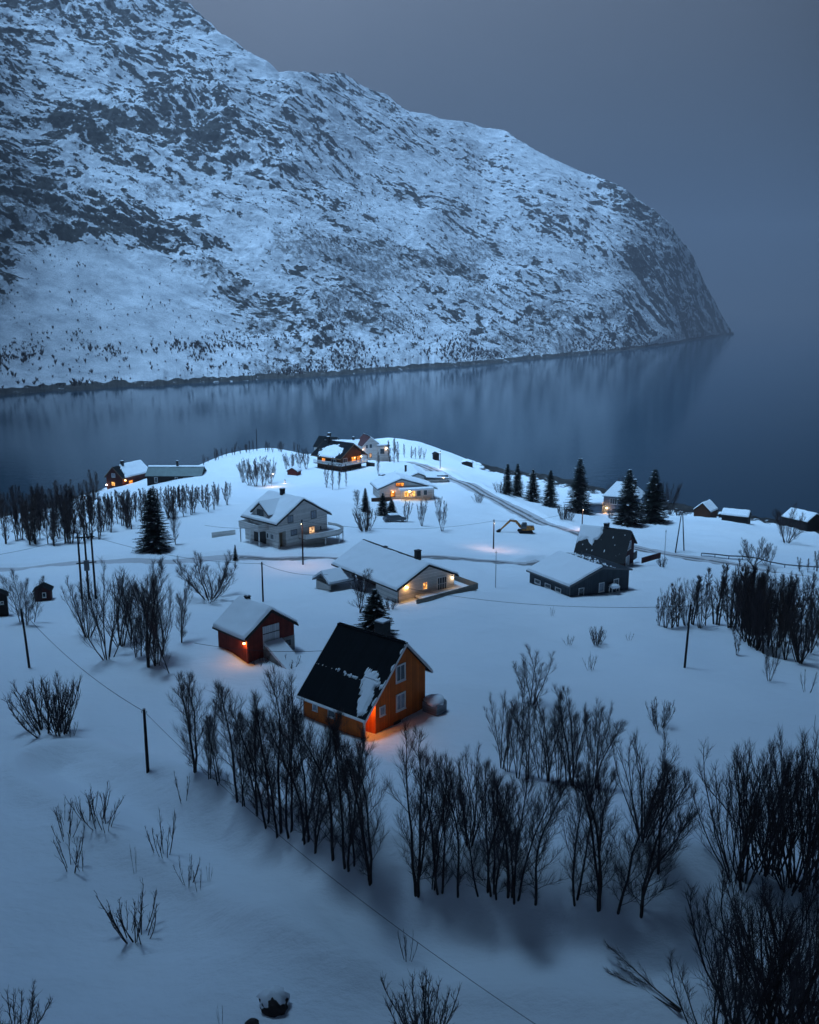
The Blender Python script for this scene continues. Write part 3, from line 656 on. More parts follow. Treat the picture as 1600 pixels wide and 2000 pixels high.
spruce(('spruce', 0), 1); spruce(('spruce', 1), 2, r=2.7, snow=.16); spruce(('spruce', 2), 3, r=1.9, snow=.22); spruce(('spruce', 3), 4, r=2.2, snow=.95)
def plant_spruce(i, px, pyb, pyt, wid, label, group=None, name='spruce_tree'):
    loc, h = height_for(px, pyb, pyt); tk, c, sm, h0 = VAR[('spruce', i)]; s = h / h0; wid *= 1.45
    o = empty(name, label, 'spruce', loc, px * 1.7, group); o.scale = (s * wid, s * wid, s)
    link('trunk', tk, o); link('crown', c, o)
    if sm: link('snow_clumps', sm, o)
    return o

# ------------------------------------------------------------------ tree rows, as surveyed in the photograph: (kind, variant, px, base, top, width factor)
ORD = ['leftmost','second from the left','third from the left','fourth from the left','fifth from the left','sixth from the left','seventh from the left','eighth from the left','ninth from the left','tenth from the left']
def ordinal(i, n):
    w_ = ['first','second','third','fourth','fifth','sixth','seventh','eighth','ninth','tenth','eleventh','twelfth','thirteenth','fourteenth','fifteenth','sixteenth','seventeenth','eighteenth','nineteenth','twentieth']
    if i == 0: return 'leftmost'
    if i == n - 1: return 'rightmost'
    if i * 2 < n: return w_[i] + ' from the left'
    return w_[n - 1 - i] + ' from the right'
def grove(rows, what, where, group, cat='tree', name='birch_tree', seed=1):
    rows = sorted(rows, key=lambda r: r[2]); rnd = random.Random(seed); n = len(rows)
    for i, (kind, v, px, pb, pt, wd) in enumerate(rows):
        loc, h = height_for(px, pb, pt)
        plant(kind, v, loc, h, wd * rnd.uniform(.88, 1.08), name, f'{what}, {ordinal(i, n)} {where}', cat, group, rnd=rnd, lean=(rnd.gauss(0, .022), rnd.gauss(0, .022)))
grove([('birch',3,379,1509,1302,1.25),('birch',1,409,1522,1381,.95),('birch',2,426,1531,1400,1.1),('birch',0,464,1565,1329,1.1),('birch',5,476,1574,1437,1.1),('birch',2,500,1592,1392,1.05),('birch',5,522,1612,1376,1.1),('birch',1,546,1632,1347,1.15),
('birch',2,567,1631,1351,1.0),('birch',4,589,1640,1392,1.0),('birch',5,599,1646,1404,1.0),('birch',1,615,1662,1425,1.1),('birch',0,651,1679,1404,1.2),('birch',2,679,1696,1422,1.0),('birch',4,692,1696,1460,.95),('birch',3,720,1724,1430,1.0)],
'bare dark birch', 'in the row below the orange house', 'birches in the row below the orange house', seed=3)
grove([('birch',3,816,1743,1456,1.2),('birch',1,846,1739,1524,.9),('birch',2,860,1741,1486,1.0),('birch',0,895,1751,1486,1.05),('vase',1,918,1648,1470,.95),('birch',4,936,1748,1532,1.0),('birch',5,956,1745,1501,1.0),
('birch',2,969,1750,1517,1.0),('birch',1,997,1748,1495,1.1),('birch',5,1008,1759,1517,1.0),('birch',0,1046,1765,1532,1.3)],
'slender birch', 'in the middle stand of the front row', 'birches in the middle stand of the front row', seed=4)
grove([('birch',5,1124,1761,1525,1.1),('birch',3,1167,1771,1486,1.1),('birch',4,1206,1778,1520,1.1),('birch',1,1250,1781,1500,1.25),('birch',0,1286,1704,1476,1.25),('vase',3,1255,1639,1439,1.1)],
'tall bare birch', 'in the right-hand stand of the front row', 'birches in the right-hand stand of the front row', seed=5)
grove([('birch',5,1022,1373,1298,1.1),('multi',0,1040,1375,1267,1.6)], 'small bare tree', 'above the grove right of the orange house', 'small trees above the grove', seed=6)
grove([('multi',1,981,1501,1357,.95),('multi',0,992,1507,1372,.8),('multi',1,1012,1520,1362,.9),('birch',5,1030,1518,1385,1.2),('multi',0,1056,1520,1382,.8),('birch',3,1070,1525,1376,1.1),
('multi',1,1092,1528,1364,.8),('multi',3,1109,1528,1362,.85),('birch',3,1118,1534,1360,1.2),('multi',1,1155,1539,1373,.8),('birch',5,1166,1540,1385,1.3)],
'bare bushy tree', 'in the grove behind the front birches', 'trees in the grove behind the front birches', seed=7)
grove([('vase',0,1435,1715,1488,1.15),('vase',1,1452,1730,1480,1.0),('vase',1,1486,1706,1462,1.0),('vase',3,1510,1706,1447,1.0),('vase',0,1540,1739,1462,1.0),('vase',3,1556,1733,1450,.9),('vase',1,1582,1724,1450,1.0),('vase',0,1615,1720,1462,1.0)],
'dark many-stemmed willow', 'in the thicket at the right edge', 'willows in the thicket at the right edge', cat='willow', name='willow_tree', seed=8)
grove([('vase',0,1432,2020,1775,1.2),('vase',2,1466,2030,1722,1.2),('vase',1,1500,2015,1765,1.2),('vase',3,1530,2040,1745,1.2),('vase',0,1562,2050,1760,1.2),('vase',3,1600,2040,1742,1.2),('vase',1,1400,2075,1850,1.2),('vase',2,1580,1960,1735,1.2)],
'near wide-branched willow', 'at the bottom right corner', 'near willows at the bottom right corner', cat='willow', name='willow_tree', seed=9)
grove([('vase',0,171,1244,1130,1.15),('vase',2,210,1286,1108,1.0),('vase',1,236,1262,1120,1.0),('birch',5,257,1250,1135,1.2),('birch',1,266,1284,1170,1.0),('birch',0,276,1282,1150,1.1),('birch',3,292,1302,1110,1.2),
('vase',1,306,1299,1120,.85),('birch',5,318,1280,1140,1.2),('birch',4,332,1315,1205,1.1),('birch',3,356,1255,1142,1.1)],
'bare tree', 'in the clump left of the red barn', 'trees in the clump left of the red barn', seed=10)
grove([('birch',5,41,1215,1118,1.1),('birch',1,53,1221,1128,1.2),('birch',4,66,1215,1130,1.0)], 'slender bare birch', 'of three between the two dark huts', 'birches between the dark huts', seed=11)
grove([('bush',0,89,1429,1328,1.2),('bush',1,118,1433,1322,.85),('stick',0,139,1437,1408,1.3)], 'bare willow bush', 'of three on the open snow at the left', 'willow bushes on the left field', cat='bush', name='willow_bush', seed=12)
loc, h = height_for(408, 1170, 1076); plant('spread', 0, loc, h, 1.15, 'fruit_tree', 'wide low spreading bare tree behind the red barn', 'tree')
loc, h = height_for(704, 1197, 1110); plant('birch', 3, loc, h, 1.35, 'rowan_tree', 'small bare tree in front of the white bungalow carport', 'tree')
loc, h = height_for(762, 1190, 1168); plant('bush', 0, loc, h, 1.4, 'shrub', 'low brown shrub against the white bungalow wall', 'shrub')
# shrubs on the open snow
grove([('bush',1,1166,1259,1225,1.1),('stick',2,1112,1260,1240,1.5),('stick',0,1229,1251,1236,1.4),('stick',2,1154,1309,1276,.9),('bush',0,1287,1423,1365,.85),('stick',1,1078,1204,1186,1.0)],
'small leafless shrub', 'on the open snow below the grey building', 'shrubs on the open snow at the right', cat='shrub', name='shrub', seed=13)
grove([('stick',0,125,1608,1566,1.0),('stick',2,128,1638,1572,.9),('stick',0,140,1699,1618,.9),('stick',1,160,1697,1655,1.2),('stick',2,172,1600,1540,1.0),('stick',2,191,1610,1542,1.1),('stick',0,208,1618,1555,1.1),
('stick',1,308,1664,1618,1.2),('stick',0,323,1672,1590,.7),('stick',1,264,1706,1650,.3),('stick',2,367,1727,1672,.9),('stick',1,388,1740,1694,.6),('stick',1,408,1722,1690,.6),
('stick',2,262,1832,1732,1.0),('stick',0,248,1822,1768,1.0),('stick',0,276,1835,1760,1.1),('stick',1,359,1565,1510,.8),('stick',1,432,2010,1962,.4)],
'thin willow sticks', 'poking out of the lower left snow', 'willow sticks in the lower left snow', cat='shrub', name='willow_shrub', seed=14)
loc, h = height_for(796, 1876, 1818); plant('stick', 2, loc, h, .6, 'willow_shrub', 'lone thin twig clump beside the wire at the bottom centre', 'shrub')
loc, h = height_for(826, 2050, 1925); plant('bush', 1, loc, h, 1.0, 'willow_bush', 'dense bare bush cut by the bottom edge at the centre', 'bush')
loc, h = height_for(30, 2050, 1955); plant('bush', 0, loc, h, 1.2, 'willow_bush', 'dense bare bush in the bottom left corner', 'bush')
# fallen birch
x0, y0, z0 = at(1320, 1976); x1, y1, z1 = at(1180, 1872)
o = plant('fallen', 0, (x0, y0, z0 + .25), math.hypot(x1 - x0, y1 - y0), .9, 'fallen_birch', 'fallen bare birch lying on the snow at the bottom right', 'tree')
o.rotation_euler = (0, R(84), math.atan2(y1 - y0, x1 - x0))
# mid village trees
grove([('bush',1,713,1037,990,1.0),('birch',5,697,993,960,1.6)], 'bare rounded bush', 'beside the small spruces', 'bushes beside the small spruces', cat='bush', name='bush', seed=15)
grove([('vase',1,795,1019,979,.85),('vase',1,824,1027,976,.8),('vase',3,864,1037,969,.75),('bush',0,935,982,962,1.1)], 'pruned bare tree', 'in the line right of the parked car', 'pruned trees right of the parked car', seed=16)
grove([('vase',1,475,942,900,1.0),('vase',0,487,948,898,.9),('vase',3,500,950,893,.9),('vase',1,515,950,893,.9),('vase',0,528,944,897,.9)], 'bare garden tree', 'in the clump behind the white gabled house', 'trees behind the white gabled house', seed=17)
grove([('vase',1,559,916,886,.9),('vase',0,571,918,884,.8),('vase',0,585,914,880,.8),('vase',1,598,916,877,.9)], 'small bare tree', 'on the slope left of the brown chalet', 'trees left of the brown chalet', seed=18)
grove([('wood',0,638,952,905,.8),('wood',1,650,957,900,.8),('wood',3,662,955,905,.8),('wood',1,676,950,908,.8)], 'slim bare birch', 'standing in front of the brown chalet', 'birches in front of the brown chalet', seed=19)
grove([('wood',0,738,925,885,.8),('wood',3,762,902,862,1.1),('wood',1,770,903,858,1.1),('wood',0,778,902,862,1.1),('wood',1,790,893,868,1.2),('wood',2,803,895,872,1.2),('wood',1,812,896,874,1.2),('wood',2,820,896,872,1.2),('wood',0,828,897,878,1.2)],
'small dark bare tree', 'on the knoll right of the hilltop house', 'trees on the knoll', seed=20)
rnd = random.Random(31)
def nth(i): return str(i) + ('th' if 10 < i % 100 < 14 else {1: 'st', 2: 'nd', 3: 'rd'}.get(i % 10, 'th'))
def scatter(n, fn, kinds, what, where, group, name='birch_tree', cat='tree', seed=1, hm=(6.5, 9), label=None, cap=None):
    rn = random.Random(seed); made = {}
    for _ in range(n):
        px, py = fn(rn); x, y, z = at(px, py)
        if z < 1.0: continue
        hh = rn.uniform(*hm)
        if cap:
            for _i in range(12):
                if proj(x, y, z + hh)[1] >= cap(px) + rn.uniform(-6, 6): break
                hh *= .92
        lb = label(px, py, hh) if callable(label) else label
        q = plant(rn.choice(kinds)[0], rn.choice([0, 1, 2, 3]), (x, y, z), hh, rn.uniform(.85, 1.2), name, lb, cat, group, rnd=rn)
        made.setdefault(lb, []).append((px, q))
    for lb, L in made.items():
        for k, (px, q) in enumerate(sorted(L, key=lambda a: a[0])): q['label'] = lb.replace('#', nth(k + 1) + ' from the left')
def leftwood(rn):
    px = rn.uniform(-60, 450); front = np.interp(px, [-60, 0, 150, 260, 350, 450], [1068, 1064, 1068, 1034, 1012, 992])
    d_ = rn.random() ** 1.2
    return px, front - d_ * np.interp(px, [0, 150, 450], [52, 45, 22])
scatter(120, leftwood, [('wood',)], 'bare birch trunk among many', '', 'birches of the wood at the left', seed=41, hm=(6, 9.5), cap=lambda p: np.interp(p, [0, 40, 120, 160, 200, 300, 400, 450], [958, 948, 945, 962, 960, 956, 948, 942]), label=lambda px, py, hh: ('taller' if hh > 7.2 else 'shorter') + ' birch, #, in the left wood, ' + ('left of the transformer poles' if px < 165 else 'between transformer and lone spruce' if px < 300 else 'right of the lone spruce'))
def crest(rn):
    px = rn.uniform(395, 600); return px, np.interp(px, [395, 430, 500, 600], [908, 895, 880, 884]) + rn.uniform(-1, 2)
scatter(30, crest, [('wood',)], '', '', 'small trees along the far crest', seed=42, hm=(2.0, 4.2), label='small dark tree on the far crest above the water, #')
def leftshore(rn):
    px = rn.uniform(-20, 200); return px, np.interp(px, [-20, 100, 200], [1012, 992, 965]) + rn.uniform(-3, 10)
scatter(22, leftshore, [('wood',)], '', '', 'trees on the far left shore', seed=43, hm=(5, 9), label='bare tree at the water behind the left wood, #')
grove([('wood',0,1287,1222,1160,1.0),('vase',1,1300,1226,1150,.9),('wood',2,1312,1226,1152,1.1),('wood',0,1325,1224,1140,1.1),('vase',3,1340,1222,1130,.85),('wood',3,1352,1220,1126,1.2),('vase',1,1367,1227,1135,.8),('wood',1,1378,1222,1142,1.1)],
'bare tree', 'in the clump right of the grey building', 'trees in the clump right of the grey building', seed=21)
grove([('wood',0,1396,1220,1118,1.1),('wood',3,1402,1221,1104,1.1),('wood',2,1424,1226,1122,1.1),('vase',1,1432,1228,1130,.8)], 'tall bare birch', 'in the narrow clump by the road wood', 'birches in the narrow clump by the road wood', seed=22)
def rightwood(rn):
    px = rn.uniform(1436, 1660); d_ = rn.random()
    return px, np.interp(px, [1436, 1500, 1560, 1660], [1240, 1285, 1300, 1300]) - d_ * np.interp(px, [1436, 1660], [40, 120])
scatter(44, rightwood, [('wood',), ('vase',), ('wood',)], '', '', 'trees of the wood below the road', seed=44, hm=(5.5, 8.5), label=lambda px, py, hh: ('taller' if hh > 7 else 'shorter') + ' tree, #, in the wood below the road, ' + ('left end' if px < 1500 else 'middle part' if px < 1560 else 'right end'))
grove([('vase',2,1502,1330,1260,.9),('wood',0,1440,1280,1225,.9),('stick',1,1577,1352,1306,1.1),('wood',1,1590,1435,1398,.3)], 'low straggling tree', 'at the lower fringe of the right-hand wood', 'trees at the fringe of the right-hand wood', seed=23)
grove([('spread',1,1470,1101,1047,.9),('spread',2,1497,1104,1056,.8)], 'bare round-crowned tree', 'beside the road at the right', 'round-crowned trees beside the road', seed=24)
loc, h = height_for(1536, 1060, 984); plant('spread', 2, loc, h, .85, 'lone_tree', 'lone bare tree with a round crown near the right shore', 'tree')
grove([('wood',0,1562,1116,1088,1.3),('wood',1,1578,1117,1092,1.2),('wood',3,1596,1116,1076,1.2)], 'small bare tree', 'above the road by the right edge', 'trees above the road by the right edge', seed=25)
loc, h = height_for(1293, 1108, 1088); plant('bush', 1, loc, h, 1.0, 'bush', 'round dark bush beside the thin mast and the road', 'bush')
grove([('bush',0,975,962,940,1.0),('bush',1,1100,1014,986,1.1),('bush',0,1112,1016,990,1.0)], 'bare thorny bush', 'along the foot of the spruce row', 'bushes along the spruce row', cat='bush', name='bush', seed=26)
grove([('spread',1,1212,985,930,.6),('spread',0,1306,995,934,.7)], 'misty bare tree', 'behind the two big spruces', 'bare trees behind the two big spruces', seed=27)
grove([('bush',1,1310,1006,990,1.1),('bush',0,1325,1008,993,1.1),('bush',1,1192,1012,996,1.1)], 'low shrub', 'near the blue-grey house', 'shrubs near the blue-grey house', cat='shrub', name='shrub', seed=28)
plant_spruce(2, 991, 966, 905, .95, 'leftmost narrow spruce of the row above the road', 'spruces above the road')
plant_spruce(0, 1010, 969, 905, .9, 'second spruce from the left in the row above the road', 'spruces above the road')
plant_spruce(1, 1040, 980, 916, .95, 'third spruce from the left, broad, above the road', 'spruces above the road')
plant_spruce(0, 1074, 989, 918, .95, 'fourth spruce from the left in the row above the road', 'spruces above the road')
plant_spruce(1, 1130, 1000, 894, .85, 'tallest pointed spruce left of the blue-grey house', 'spruces above the road')
plant_spruce(1, 1225, 1024, 916, 1.0, 'big dark spruce directly right of the blue-grey house', 'spruces above the road')
plant_spruce(0, 1275, 1019, 916, 1.15, 'rightmost big dark spruce near the shore', 'spruces above the road')
plant_spruce(3, 1250, 1020, 978, 1.2, 'small snow-laden spruce between the two big spruces')
plant_spruce(1, 302, 1076, 952, .95, 'lone dark spruce in front of the left-hand wood')
plant_spruce(2, 714, 1000, 953, 1.0, 'pointed small spruce left of the yellow-lit house')
plant_spruce(1, 748, 1006, 962, 1.1, 'bushy spruce in front of the yellow-lit house')
plant_spruce(1, 765, 1005, 974, 1.3, 'low spruce beside the parked car')
plant_spruce(1, 733, 1240, 1150, 1.35, 'spruce standing right behind the orange house chimney')
plant_spruce(2, 460, 1094, 1064, .8, 'tiny columnar evergreen beside the lane below the white gabled house')
loc, h = height_for(343, 1063, 990); plant('birch', 5, loc, h, 1.1, 'birch_tree', 'slender bare birch right of the lone spruce', 'tree')

# ------------------------------------------------------------------ buildings
def pz(prof, x):
    return float(np.interp(x, [p[0] for p in prof], [p[1] for p in prof]))
class House:
    """local frame: x across the near gable (0..W), y back along the ridge (0..L), z up from the ground at the near corner"""
    def __init__(s, name, label, cat, px, py, z0, a, W, L, prof, wall, group=None, depth=2.5, loc=None):
        x, y = loc if loc else atz(px, py, z0)
        s.root = empty(name, label, cat, (x, y, z0), R(a), group)
        s.W, s.L, s.prof, s.wm, s.dep = W, L, prof, wall, depth; s.nw = 0
    def walls(s, recess=(), name='wall', eave=.16):
        mb = MB(); W, L, pr = s.W, s.L, s.prof; T = eave
        cuts = sorted(set([0, W] + [c for r in recess for c in r[:2]]))
        for x0, x1 in zip(cuts[:-1], cuts[1:]):
            r = next((r for r in recess if r[0] <= x0 + 1e-6 and r[1] >= x1 - 1e-6), None)
            top = [(x, pz(pr, x) - T) for x in sorted(set([x0, x1] + [p[0] for p in pr if x0 < p[0] < x1]))]
            y0 = r[2] if r else 0
            mb.prism([(x0, -s.dep), (x1, -s.dep)] + top[::-1], y0, L)
            if r and len(r) > 3:
                xs_ = [x for x in np.linspace(x0 + .002, x1 - .002, 40) if pz(pr, x) - T > r[3] + .01]
                if len(xs_) > 1: mb.prism([(xs_[0], r[3]), (xs_[-1], r[3])] + [(x, pz(pr, x) - T) for x in xs_[::-1]], .002, y0)
            if False: mb.prism([(x0 + .002, r[3]), (x1 - .002, r[3])] + [(min(max(x, x0 + .002), x1 - .002), z) for x, z in top[::-1]], .002, y0)
        return mb.build(name, s.wm, s.root)
    def roof(s, m, over=.4, th=.16, verge=.35, trim=WTRIM, trim_w=.18, y0=None, y1=None, prof=None, board=True):
        pr = prof or s.prof; a, b = -verge if y0 is None else y0, s.L + verge if y1 is None else y1
        mb = MB(); mb.prism([(x, z - th) for x, z in pr] + [(x, z) for x, z in reversed(pr)], a, b)
        o = mb.build('roof', m, s.root)
        if board and trim:
            for yy in (a - .035, b):
                mb = MB(); mb.prism([(x, z - trim_w) for x, z in pr] + [(x, z + .02) for x, z in reversed(pr)], yy, yy + .035)
                mb.build('bargeboard', trim, s.root)
            for k, sgn in ((0, -1), (-1, 1)):
                x, z = pr[k]; MB().box(min(x, x + sgn * .04), max(x, x + sgn * .04), a, b, z - trim_w, z + .01).build('fascia', trim, o)
        s.ro = o; s.ra, s.rb, s.rprof = a, b, pr
        return o
    def snow(s, th=.3, segs=None, mask=None, seed=1, inset=.03, cell=.16):
        pr = s.rprof; rr = random.Random(seed)
        for k in range(len(pr) - 1):
            if segs is not None and k not in segs: continue
            (xa, za), (xb, zb) = pr[k], pr[k + 1]; Ls = math.hypot(xb - xa, zb - za); nx, nz = -(zb - za) / Ls, (xb - xa) / Ls
            nu = max(6, int(Ls / cell)); nv = max(6, int((s.rb - s.ra) / cell))
            u = np.linspace(0, 1, nu); v = np.linspace(s.ra + inset, s.rb - inset, nv); U, Vg = np.meshgrid(u, v, indexing='ij')
            lowL = (k == 0); lowR = (k == len(pr) - 2)
            d = np.minimum(Vg - s.ra, s.rb - Vg)
            dl = U * Ls if za < zb else (1 - U) * Ls
            if (lowL and za < zb) or (lowR and zb < za): d = np.minimum(d, dl)
            X = xa + (xb - xa) * U; Z = za + (zb - za) * U
            edge = np.sqrt(np.clip(d / .22, 0, 1))
            jit = fbm(X / .9 + seed * 7, Vg / .9, seed, 3)
            t = th * edge * (1 + .25 * fbm(X / 2.2, Vg / 2.2, seed + 3, 2))
            if mask is not None: t = t * np.clip(mask(k, X, Vg, U, jit) * 3, 0, 1)
            on = t > .012; t = np.where(on, t, -.03)
            # the crest bends over: push along z near the ridge so both slopes meet
            P = np.stack([X + nx * t * np.where(U * (1 - U) < 1e-9, 0, 1), Vg, Z + np.where(U * (1 - U) < 1e-9, t, nz * t)], -1)
            Fq = grid_faces(nu, nv); keep = on.ravel()[Fq].any(1)
            if not keep.any(): continue
            Fq = Fq[keep][:, ::-1]
            link('snow_cover', np_mesh('snow_cover', P.reshape(-1, 3), Fq, SNOW, True), s.ro)
    def window(s, pl, a0, a1, z0, z1, frame=WTRIM, pane=GLASS, v=1, h=0, val=0., t=.09, name='window', far=False):
        """pl 'g' near gable wall (a = x) at y=val; 'l' long wall at x=val (a = y); 'r' right wall at x=val"""
        fr = MB(); pn = MB(); sn = MB()
        def bx(mb, p0, p1, q0, q1, d0, d1):
            if pl == 'g': mb.box(p0, p1, val - d1, val - d0, q0, q1)
            elif pl == 'l': mb.box(val - d1, val - d0, p0, p1, q0, q1)
            else: mb.box(val + d0, val + d1, p0, p1, q0, q1)
        bx(fr, a0, a0 + t, z0, z1, .0, .07); bx(fr, a1 - t, a1, z0, z1, .0, .07)
        bx(fr, a0 + t, a1 - t, z1 - t, z1, .0, .07); bx(fr, a0 + t, a1 - t, z0, z0 + t, .0, .07)
        f = fr.build(name, frame, s.root)
        bx(pn, a0 + t, a1 - t, z0 + t, z1 - t, .003, .025); pn.build('pane', pane, f)
        mu = MB()
        for i in range(1, v + 1):
            c = a0 + (a1 - a0) * i / (v + 1)
            if v: bx(mu, c - .025, c + .025, z0 + t, z1 - t, .026, .055)
        for i in range(1, h + 1):
            c = z0 + (z1 - z0) * i / (h + 1); bx(mu, a0 + t, a1 - t, c - .025, c + .025, .026, .052)
        if v or h: mu.build('glazing_bars', frame, f)
        bx(sn, a0 - .03, a1 + .03, z0 - .05, z0 - .002, .0, .11); sn.build('sill', frame, f)
        return f
    def box(s, name, m, *b, parent=None): return MB().box(*b).build(name, m, parent or s.root)
    def chimney(s, x, y, z0, z1, wx=.6, wy=.6, m=CHIM, cap=True):
        o = MB().box(x - wx/2, x + wx/2, y - wy/2, y + wy/2, z0, z1).build('chimney', m, s.root)
        MB().box(x - wx/2 - .06, x + wx/2 + .06, y - wy/2 - .06, y + wy/2 + .06, z1, z1 + .08).build('chimney_cap', m, o)
        if cap: MB().box(x - wx/2 + .02, x + wx/2 - .02, y - wy/2 + .02, y + wy/2 - .02, z1 + .08, z1 + .22).build('snow_cap', SNOW, o)
        return o
    def lamp(s, x, y, z, power=60, col=(1, .45, .12), r=.09, m=BULB, nrm=(0, -1)):
        o = MB().box(x - .07, x + .07, y - .07, y + .07, z + .08, z + .16).build('wall_lamp', DTRIM, s.root)
        MB().ball((x, y, z), r, 6).build('bulb', m, o, smooth=True)
        ld = bpy.data.lights.new('lamp_light', 'POINT'); ld.energy = power; ld.color = col; ld.shadow_soft_size = .12
        l = link('lamp_light', ld, o, (x + nrm[0] * .12, y + nrm[1] * .12, z - .02)); return o
    def corner(s, x, y, z1, m=WTRIM, w=.14, z0=-1.):
        sx = -1 if x < s.W / 2 else 1; sy = -1 if y < s.L / 2 else 1
        a0, a1 = sorted((x + sx * .03, x - sx * w)); b0, b1 = sorted((y + sy * .03, y - sy * w))
        MB().box(a0, a1, b0, b1, z0, z1).build('corner_board', m, s.root)

# orange house
h = House('orange_house', 'bright orange timber house with black roof and lit entrance, nearest the camera', 'house', 712, 1442, 27, 50, 7.9, 7.2,
          [(-.32, 1.78), (2.05, 4.12), (4.92, 6.95), (8.45, 3.42)], ORANGE)
h.walls(recess=[(.12, 1.37, 1.25, 2.66)], eave=.18)
h.roof(ROOFB, verge=.42, trim_w=.24)
h.corner(0, 0, 1.9, w=.12)
def om(k, X, Y, U, j):
    v = np.full(X.shape, -1.)
    if k == 0 or k == 1:
        # the snow patch near the front verge and the torn line along the kink
        cx = np.where(X < 2.05, X, X)
        pat = 1 - np.hypot((Y - (.45 + .42 * (X - .2))) / (.50 + .17 * np.clip(X, 0, 3)), np.maximum(np.abs(X - 1.30) - .95, 0) / .45) + .30 * j + .45 * perlin(X / .7, Y / .11, 21)
        v = np.maximum(v, np.where(X < 3.6, pat, -1))
        v = np.maximum(v, .45 - np.abs(X - 2.02 + .1 * (Y < 4)) / (.30 - .03 * Y) + .8 * perlin(X / .8, Y / .12, 22) - .10 * np.clip(Y - 1.5, 0, 6))
        v = np.maximum(v, .7 * perlin(X / .5, Y / .16, 9) - .42 - .20 * np.abs(X - .4) - .05 * Y)
        v = np.maximum(v, .5 - np.abs(Y + .30) / .13 + .9 * perlin(X / .5, Y, 4) - .25)
    if k == 2: v = np.full(X.shape, 1.)
    return v
h.snow(th=.16, mask=om, seed=5, cell=.07)
h.box('ridge_cap', ROOFB, 4.77, 5.07, -.4, 7.6, 6.88, 6.99)
for xx_, zz_ in ((-.42, 1.70),):
    MB().tube([(xx_, -.4, zz_), (xx_, 7.6, zz_)], .07, 8).build('gutter', WTRIM, h.root)
MB().tube([(-.12, 7.05, -1), (-.12, 7.05, 1.6), (-.40, 7.05, 1.7)], .04, 6).build('downpipe', WTRIM, h.root)
h.window('g', 3.92, 5.18, 3.55, 5.1, v=1, t=.14, pane=GLASS); h.window('g', 3.95, 5.18, .95, 2.5, v=1, t=.14, pane=CURT)
h.window('g', 1.85, 2.55, 1.25, 2.1, v=0, t=.09, pane=CURT)
h.window('l', 3.3, 4.15, .75, 1.45, v=0, t=.08); h.window('l', 5.4, 6.0, .8, 1.5, v=0, t=.07, pane=CURT)
h.box('entrance_door', mat('entrance_door', (.42, .12, .03), .6), .35, 1.25, 1.19, 1.248, -.1, 2.1)
h.lamp(.55, .30, 2.25, 75, (1, .30, .04), .13)
h.chimney(6.35, 3.6, 4.5, 7.55, 1.0, 1.0)
h.box('foundation', CONC, -.02, 7.92, -.02, 7.22, -2.4, -.3)
h.box('white_step', WTRIM, .02, 1.3, -1.0, -.02, -.8, -.12)
h.box('basement_vent', DTRIM, 3.6, 4.5, -.12, -.03, -.3, .12)
t = empty('snow_covered_tank', 'snow-capped grey tank against the right gable wall of the orange house', 'tank', tuple(h.root.matrix_basis @ __import__('mathutils').Vector((7.9, -1.0, 0))), R(50))
MB().box(-.75, .65, -.9, .7, -.6, 1.0).build('tank_body', mat('tank_grey', (.22, .24, .27), .6, boards=('Z', .25)), t)
MB().ball((0, -.1, 1.0), .92, 8, .5, 3).build('snow_cap', SNOW, t, smooth=True)

# red barn
h = House('red_barn', 'dark red timber barn with snowy roof, white door and lamp on its corner', 'barn', 484, 1298, 26, 44, 5.95, 5.3, [(-.45, 2.72), (3.0, 5.1), (6.3, 2.85)], REDW)
h.walls(); h.roof(ROOFB, verge=.3, trim=DTRIM, trim_w=.16); h.snow(th=.38, seed=3)
h.box('plinth', CONC, 3.98, 5.97, -.03, 5.32, -1.5, 1.75)
d = h.box('barn_door', mat('white_door_boards', (.62, .63, .65), .7, boards=('xy', .25)), 1.93, 3.97, -.11, -.032, 1.2, 3.55)
h.box('door_rail', DTRIM, 1.9, 4.0, -.135, -.112, 2.72, 2.8, parent=d)
h.box('ramp_wall', CONC, 1.95, 3.95, -.35, -.033, -1, 1.5)
h.window('g', 4.6, 5.4, .85, 1.35, v=0, frame=DTRIM, val=-.03)
h.lamp(-.12, .35, 2.2, 45, (1, .38, .06), .10, nrm=(-1, 0))
h.box('corner_post', mat('light_red_boards', (.28, .05, .03), .8), -.02, .16, -.02, .16, -1, 2.6)
h.chimney(3.1, 4.2, 4.6, 5.6, .45, .45)
rp = MB(); rp.prismx([(-.35, -.8), (-.35, 1.62), (-4.1, -.35), (-4.1, -.8)], 2.0, 4.0); r_o = rp.build('ramp', CONC, h.root)
MB().prismx([(-.33, 1.62), (-.33, 1.95), (-4.2, .02), (-4.2, -.35)], 1.9, 4.1).build('snow_cover', SNOW, r_o)

# white gabled house
h = House('white_gabled_house', 'large white two-storey house with snowy gable roof and balconies, left of centre', 'house', 543, 1070, 21, 46, 11.2, 9.2, [(-.5, 4.15), (5.64, 7.7), (11.9, 4.1)], WHITEW)
h.walls(recess=[(.37, 1.87, 1.1, 2.7)]); h.roof(GTRIM, verge=.45, trim=DTRIM, trim_w=.2); h.snow(th=.32, seed=9)
for a in ((2.26, 3.48, 3.95, 5.25), (7.44, 8.73, 3.85, 5.25)): h.window('g', *a, frame=GTRIM, v=1, pane=CURT)
h.window('g', 6.9, 8.25, 1.1, 2.5, frame=GTRIM, v=1, pane=LITP); h.window('g', 2.86, 4.27, 1.6, 2.6, frame=GTRIM, v=1, h=0, pane=CURT); h.window('g', 9.5, 9.75, 1.6, 2.2, frame=GTRIM, v=0)
h.box('entrance_door', mat('shadowed_door', (.20, .15, .09), .7, boards=('xy', .2)), .45, 1.8, 1.04, 1.098, -.3, 2.2)
